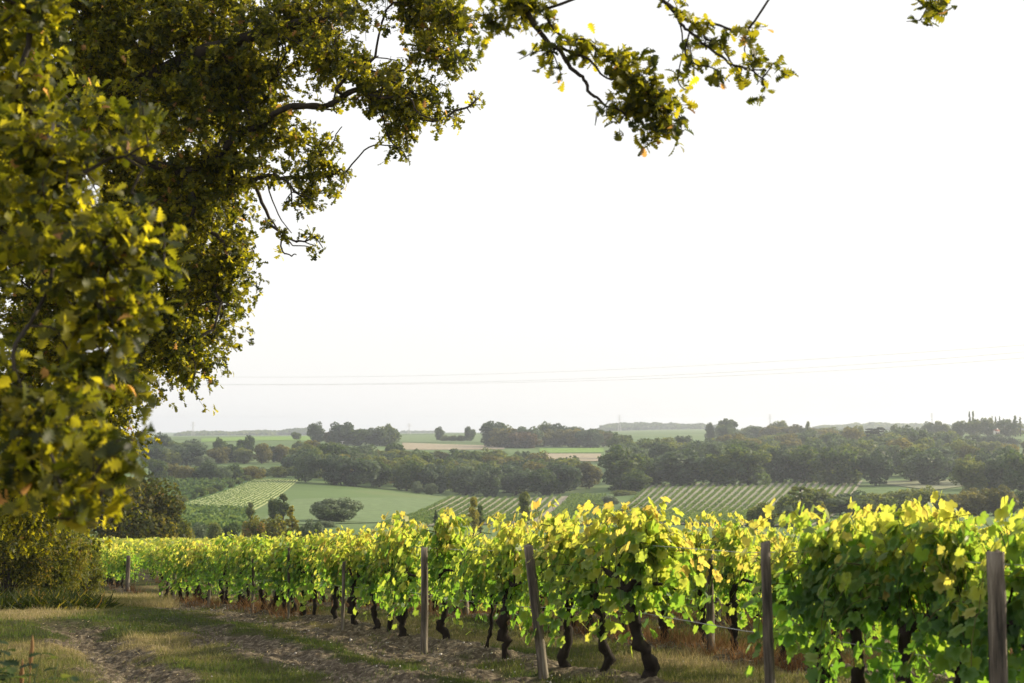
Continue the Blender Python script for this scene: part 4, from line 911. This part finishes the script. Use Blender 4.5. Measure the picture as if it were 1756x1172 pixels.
oak('oak_tree', 'nearer oak whose blurred yellow-green leaves hang at the left and overhead', D2, r2, .2, True, .072, 52, .5,
    [([(870, -40, 9), (905, 30, 9), (930, 75, 9), (965, 110, 9), (998, 145, 9), (1004, 170, 9), (1030, 190, 9), (1075, 205, 9)], .02, .006),
     ([(930, 75, 9), (975, 82, 9), (1020, 98, 9), (1040, 130, 9), (1075, 140, 9)], .012, .005),
     ([(1110, -30, 8.6), (1131, 0, 8.6), (1152, 27, 8.6), (1179, 55, 8.6), (1217, 79, 8.6), (1251, 106, 8.6), (1285, 120, 8.6), (1312, 123, 8.6)], .014, .004)])

# ------------------------------------------------------------------ shrubs at the left, weed, stalk
def shrub(px, Y, top, wpx, label, seed, nleaf=9000, mat=M_SHRUB, sz=.09):
    global rng; rng = np.random.default_rng(seed); x = (px-878)/FPX*Y; z = terr(x, Y); H = float(P(px, top, Y)[2])-z; W = pxw(wpx, Y)/2
    e = empty('shrub', (x, Y, z)); mb = MB(); tips = []
    for q in range(30):
        a = rng.random()*6.28; q_ = rng.random()**.5; tp = np.array([math.cos(a)*W*q_, math.sin(a)*W*.8*q_, H*(.2+.72*rng.random()*(1.1-.5*q_))]); tips.append(tp)
        mb.tube([[0, 0, -.1], tp*[.3, .3, .5], tp], [.04, .02, .006], 5, .08)
    tips = np.array(tips); n = nleaf; idx = rng.integers(0, 30, n); pos = tips[idx]+rng.normal(size=(n, 3))*[W*.16, W*.16, H*.085]
    for _ in range(1): pos[:, 2] = np.clip(pos[:, 2], .05, H*1.02)
    nn = rng.normal(size=(n, 3))+[.2, -.2, .6]; d = rnd(n)+[0, 0, -.5]
    Vv, Ff = scatter(OL_LO[0]*[.55, 1, 1], OL_LO[1], pos, basis(d, nn), sz*(.6+.8*rng.random(n)))
    link('foliage', mesh_np('foliage', Vv, Ff, np.repeat(np.clip(rng.random(n)*.5+.45*rng.random(30)[idx], 0, 1), len(OL_LO[0]))), mat, e); link('stems', mb.mesh('stems'), M_OBARK, e)
    return tag(e, label, 'shrub')
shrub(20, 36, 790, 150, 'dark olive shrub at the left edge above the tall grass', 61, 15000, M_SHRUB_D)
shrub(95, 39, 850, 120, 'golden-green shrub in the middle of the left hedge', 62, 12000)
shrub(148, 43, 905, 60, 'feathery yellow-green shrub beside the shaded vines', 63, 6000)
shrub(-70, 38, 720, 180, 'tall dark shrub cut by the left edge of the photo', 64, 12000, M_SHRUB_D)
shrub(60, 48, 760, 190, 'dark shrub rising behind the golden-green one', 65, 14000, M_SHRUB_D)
# leafy weed bottom left
def weed(px, Y, top, label, seed):
    global rng; rng = np.random.default_rng(seed); x = (px-878)/FPX*Y; z = terr(x, Y); H = float(P(px, top, Y)[2])-z; e = empty('weed', (x, Y, z)); mb = MB(); LPp = []; LDd = []
    for q in range(9):
        b = rng.normal(size=2)*.1; tp = np.array([b[0]*1.8, b[1]*1.8, H*rng.uniform(.65, 1)]); mb.tube([[b[0]*.5, b[1]*.5, -.03], tp*[.6, .6, .5], tp], [.005, .004, .002], 4)
        for s in np.linspace(.15, 1, 14):
            for _ in range(2): a = rng.random()*6.28; LPp.append(tp*[s, s, s]); LDd.append([math.cos(a), math.sin(a), -.1])
    LPp = np.array(LPp); n = len(LPp); Vv, Ff = scatter(OL_HI[0], OL_HI[1], LPp, basis(np.array(LDd), rnd(n)*.4+[0, 0, 1]), .055+.04*rng.random(n))
    link('foliage', mesh_np('foliage', Vv, Ff, np.repeat(rng.random(n)*.6, len(OL_HI[0]))), M_TREE, e); link('stems', mb.mesh('stems'), M_TREE, e); return tag(e, label, 'weed')
weed(4, 7.2, 1095, 'dark leafy weed at the bottom left corner', 71); weed(32, 7.0, 1140, 'smaller leafy weed right of the corner weed', 72)
def stalk(px, Y, top, tilt, label, seed):
    x = (px-878)/FPX*Y; z = terr(x, Y); H = float(P(px, top, Y)[2])-z; e = empty('grass_stalk', (x, Y, z)); mb = MB(); mb.tube([[0, 0, 0], [tilt*.3, 0, H*.5], [tilt, 0, H]], [.003, .003, .002], 5, t=.8); link('stem', mb.mesh('stem'), M_DRY, e)
    mb = MB(); zz = np.linspace(.8, 1, 7); mb.tube(np.column_stack([tilt*(.7+.3*(zz-.8)/.2), zz*0, H*zz]), [.004, .009, .012, .012, .010, .007, .002], 7, .15, t=.95); link('seed_head', mb.mesh('seed_head'), M_DRY, e); tag(e, label, 'grass stalk')
stalk(55, 7.4, 1090, .03, 'orange-brown seed stalk standing up at the bottom left', 1); stalk(42, 7.4, 1130, .02, 'shorter dry stalk beside the corner weed', 2)

# ------------------------------------------------------------------ haze
hz = bpy.data.meshes.new('haze'); S_ = 6300; zlo = float(V_MIN)-1.0 if 'V_MIN' in globals() else -45; zhi = 46
b_ = MB(); b_.box((0, 0, (zlo+zhi)/2), (S_, S_, (zhi-zlo)/2)); hm, t = newmat('haze_air')
pv = t.nodes.new('ShaderNodeVolumePrincipled'); pv.inputs['Color'].default_value = (.76, .83, .96, 1); pv.inputs['Density'].default_value = .00017; pv.inputs['Anisotropy'].default_value = .35
ov = t.nodes.new('ShaderNodeOutputMaterial'); t.links.new(pv.outputs[0], ov.inputs['Volume'])
tag(link('haze', b_.mesh('haze'), hm), 'thin pale evening haze lying over the whole valley', 'haze', kind='stuff')
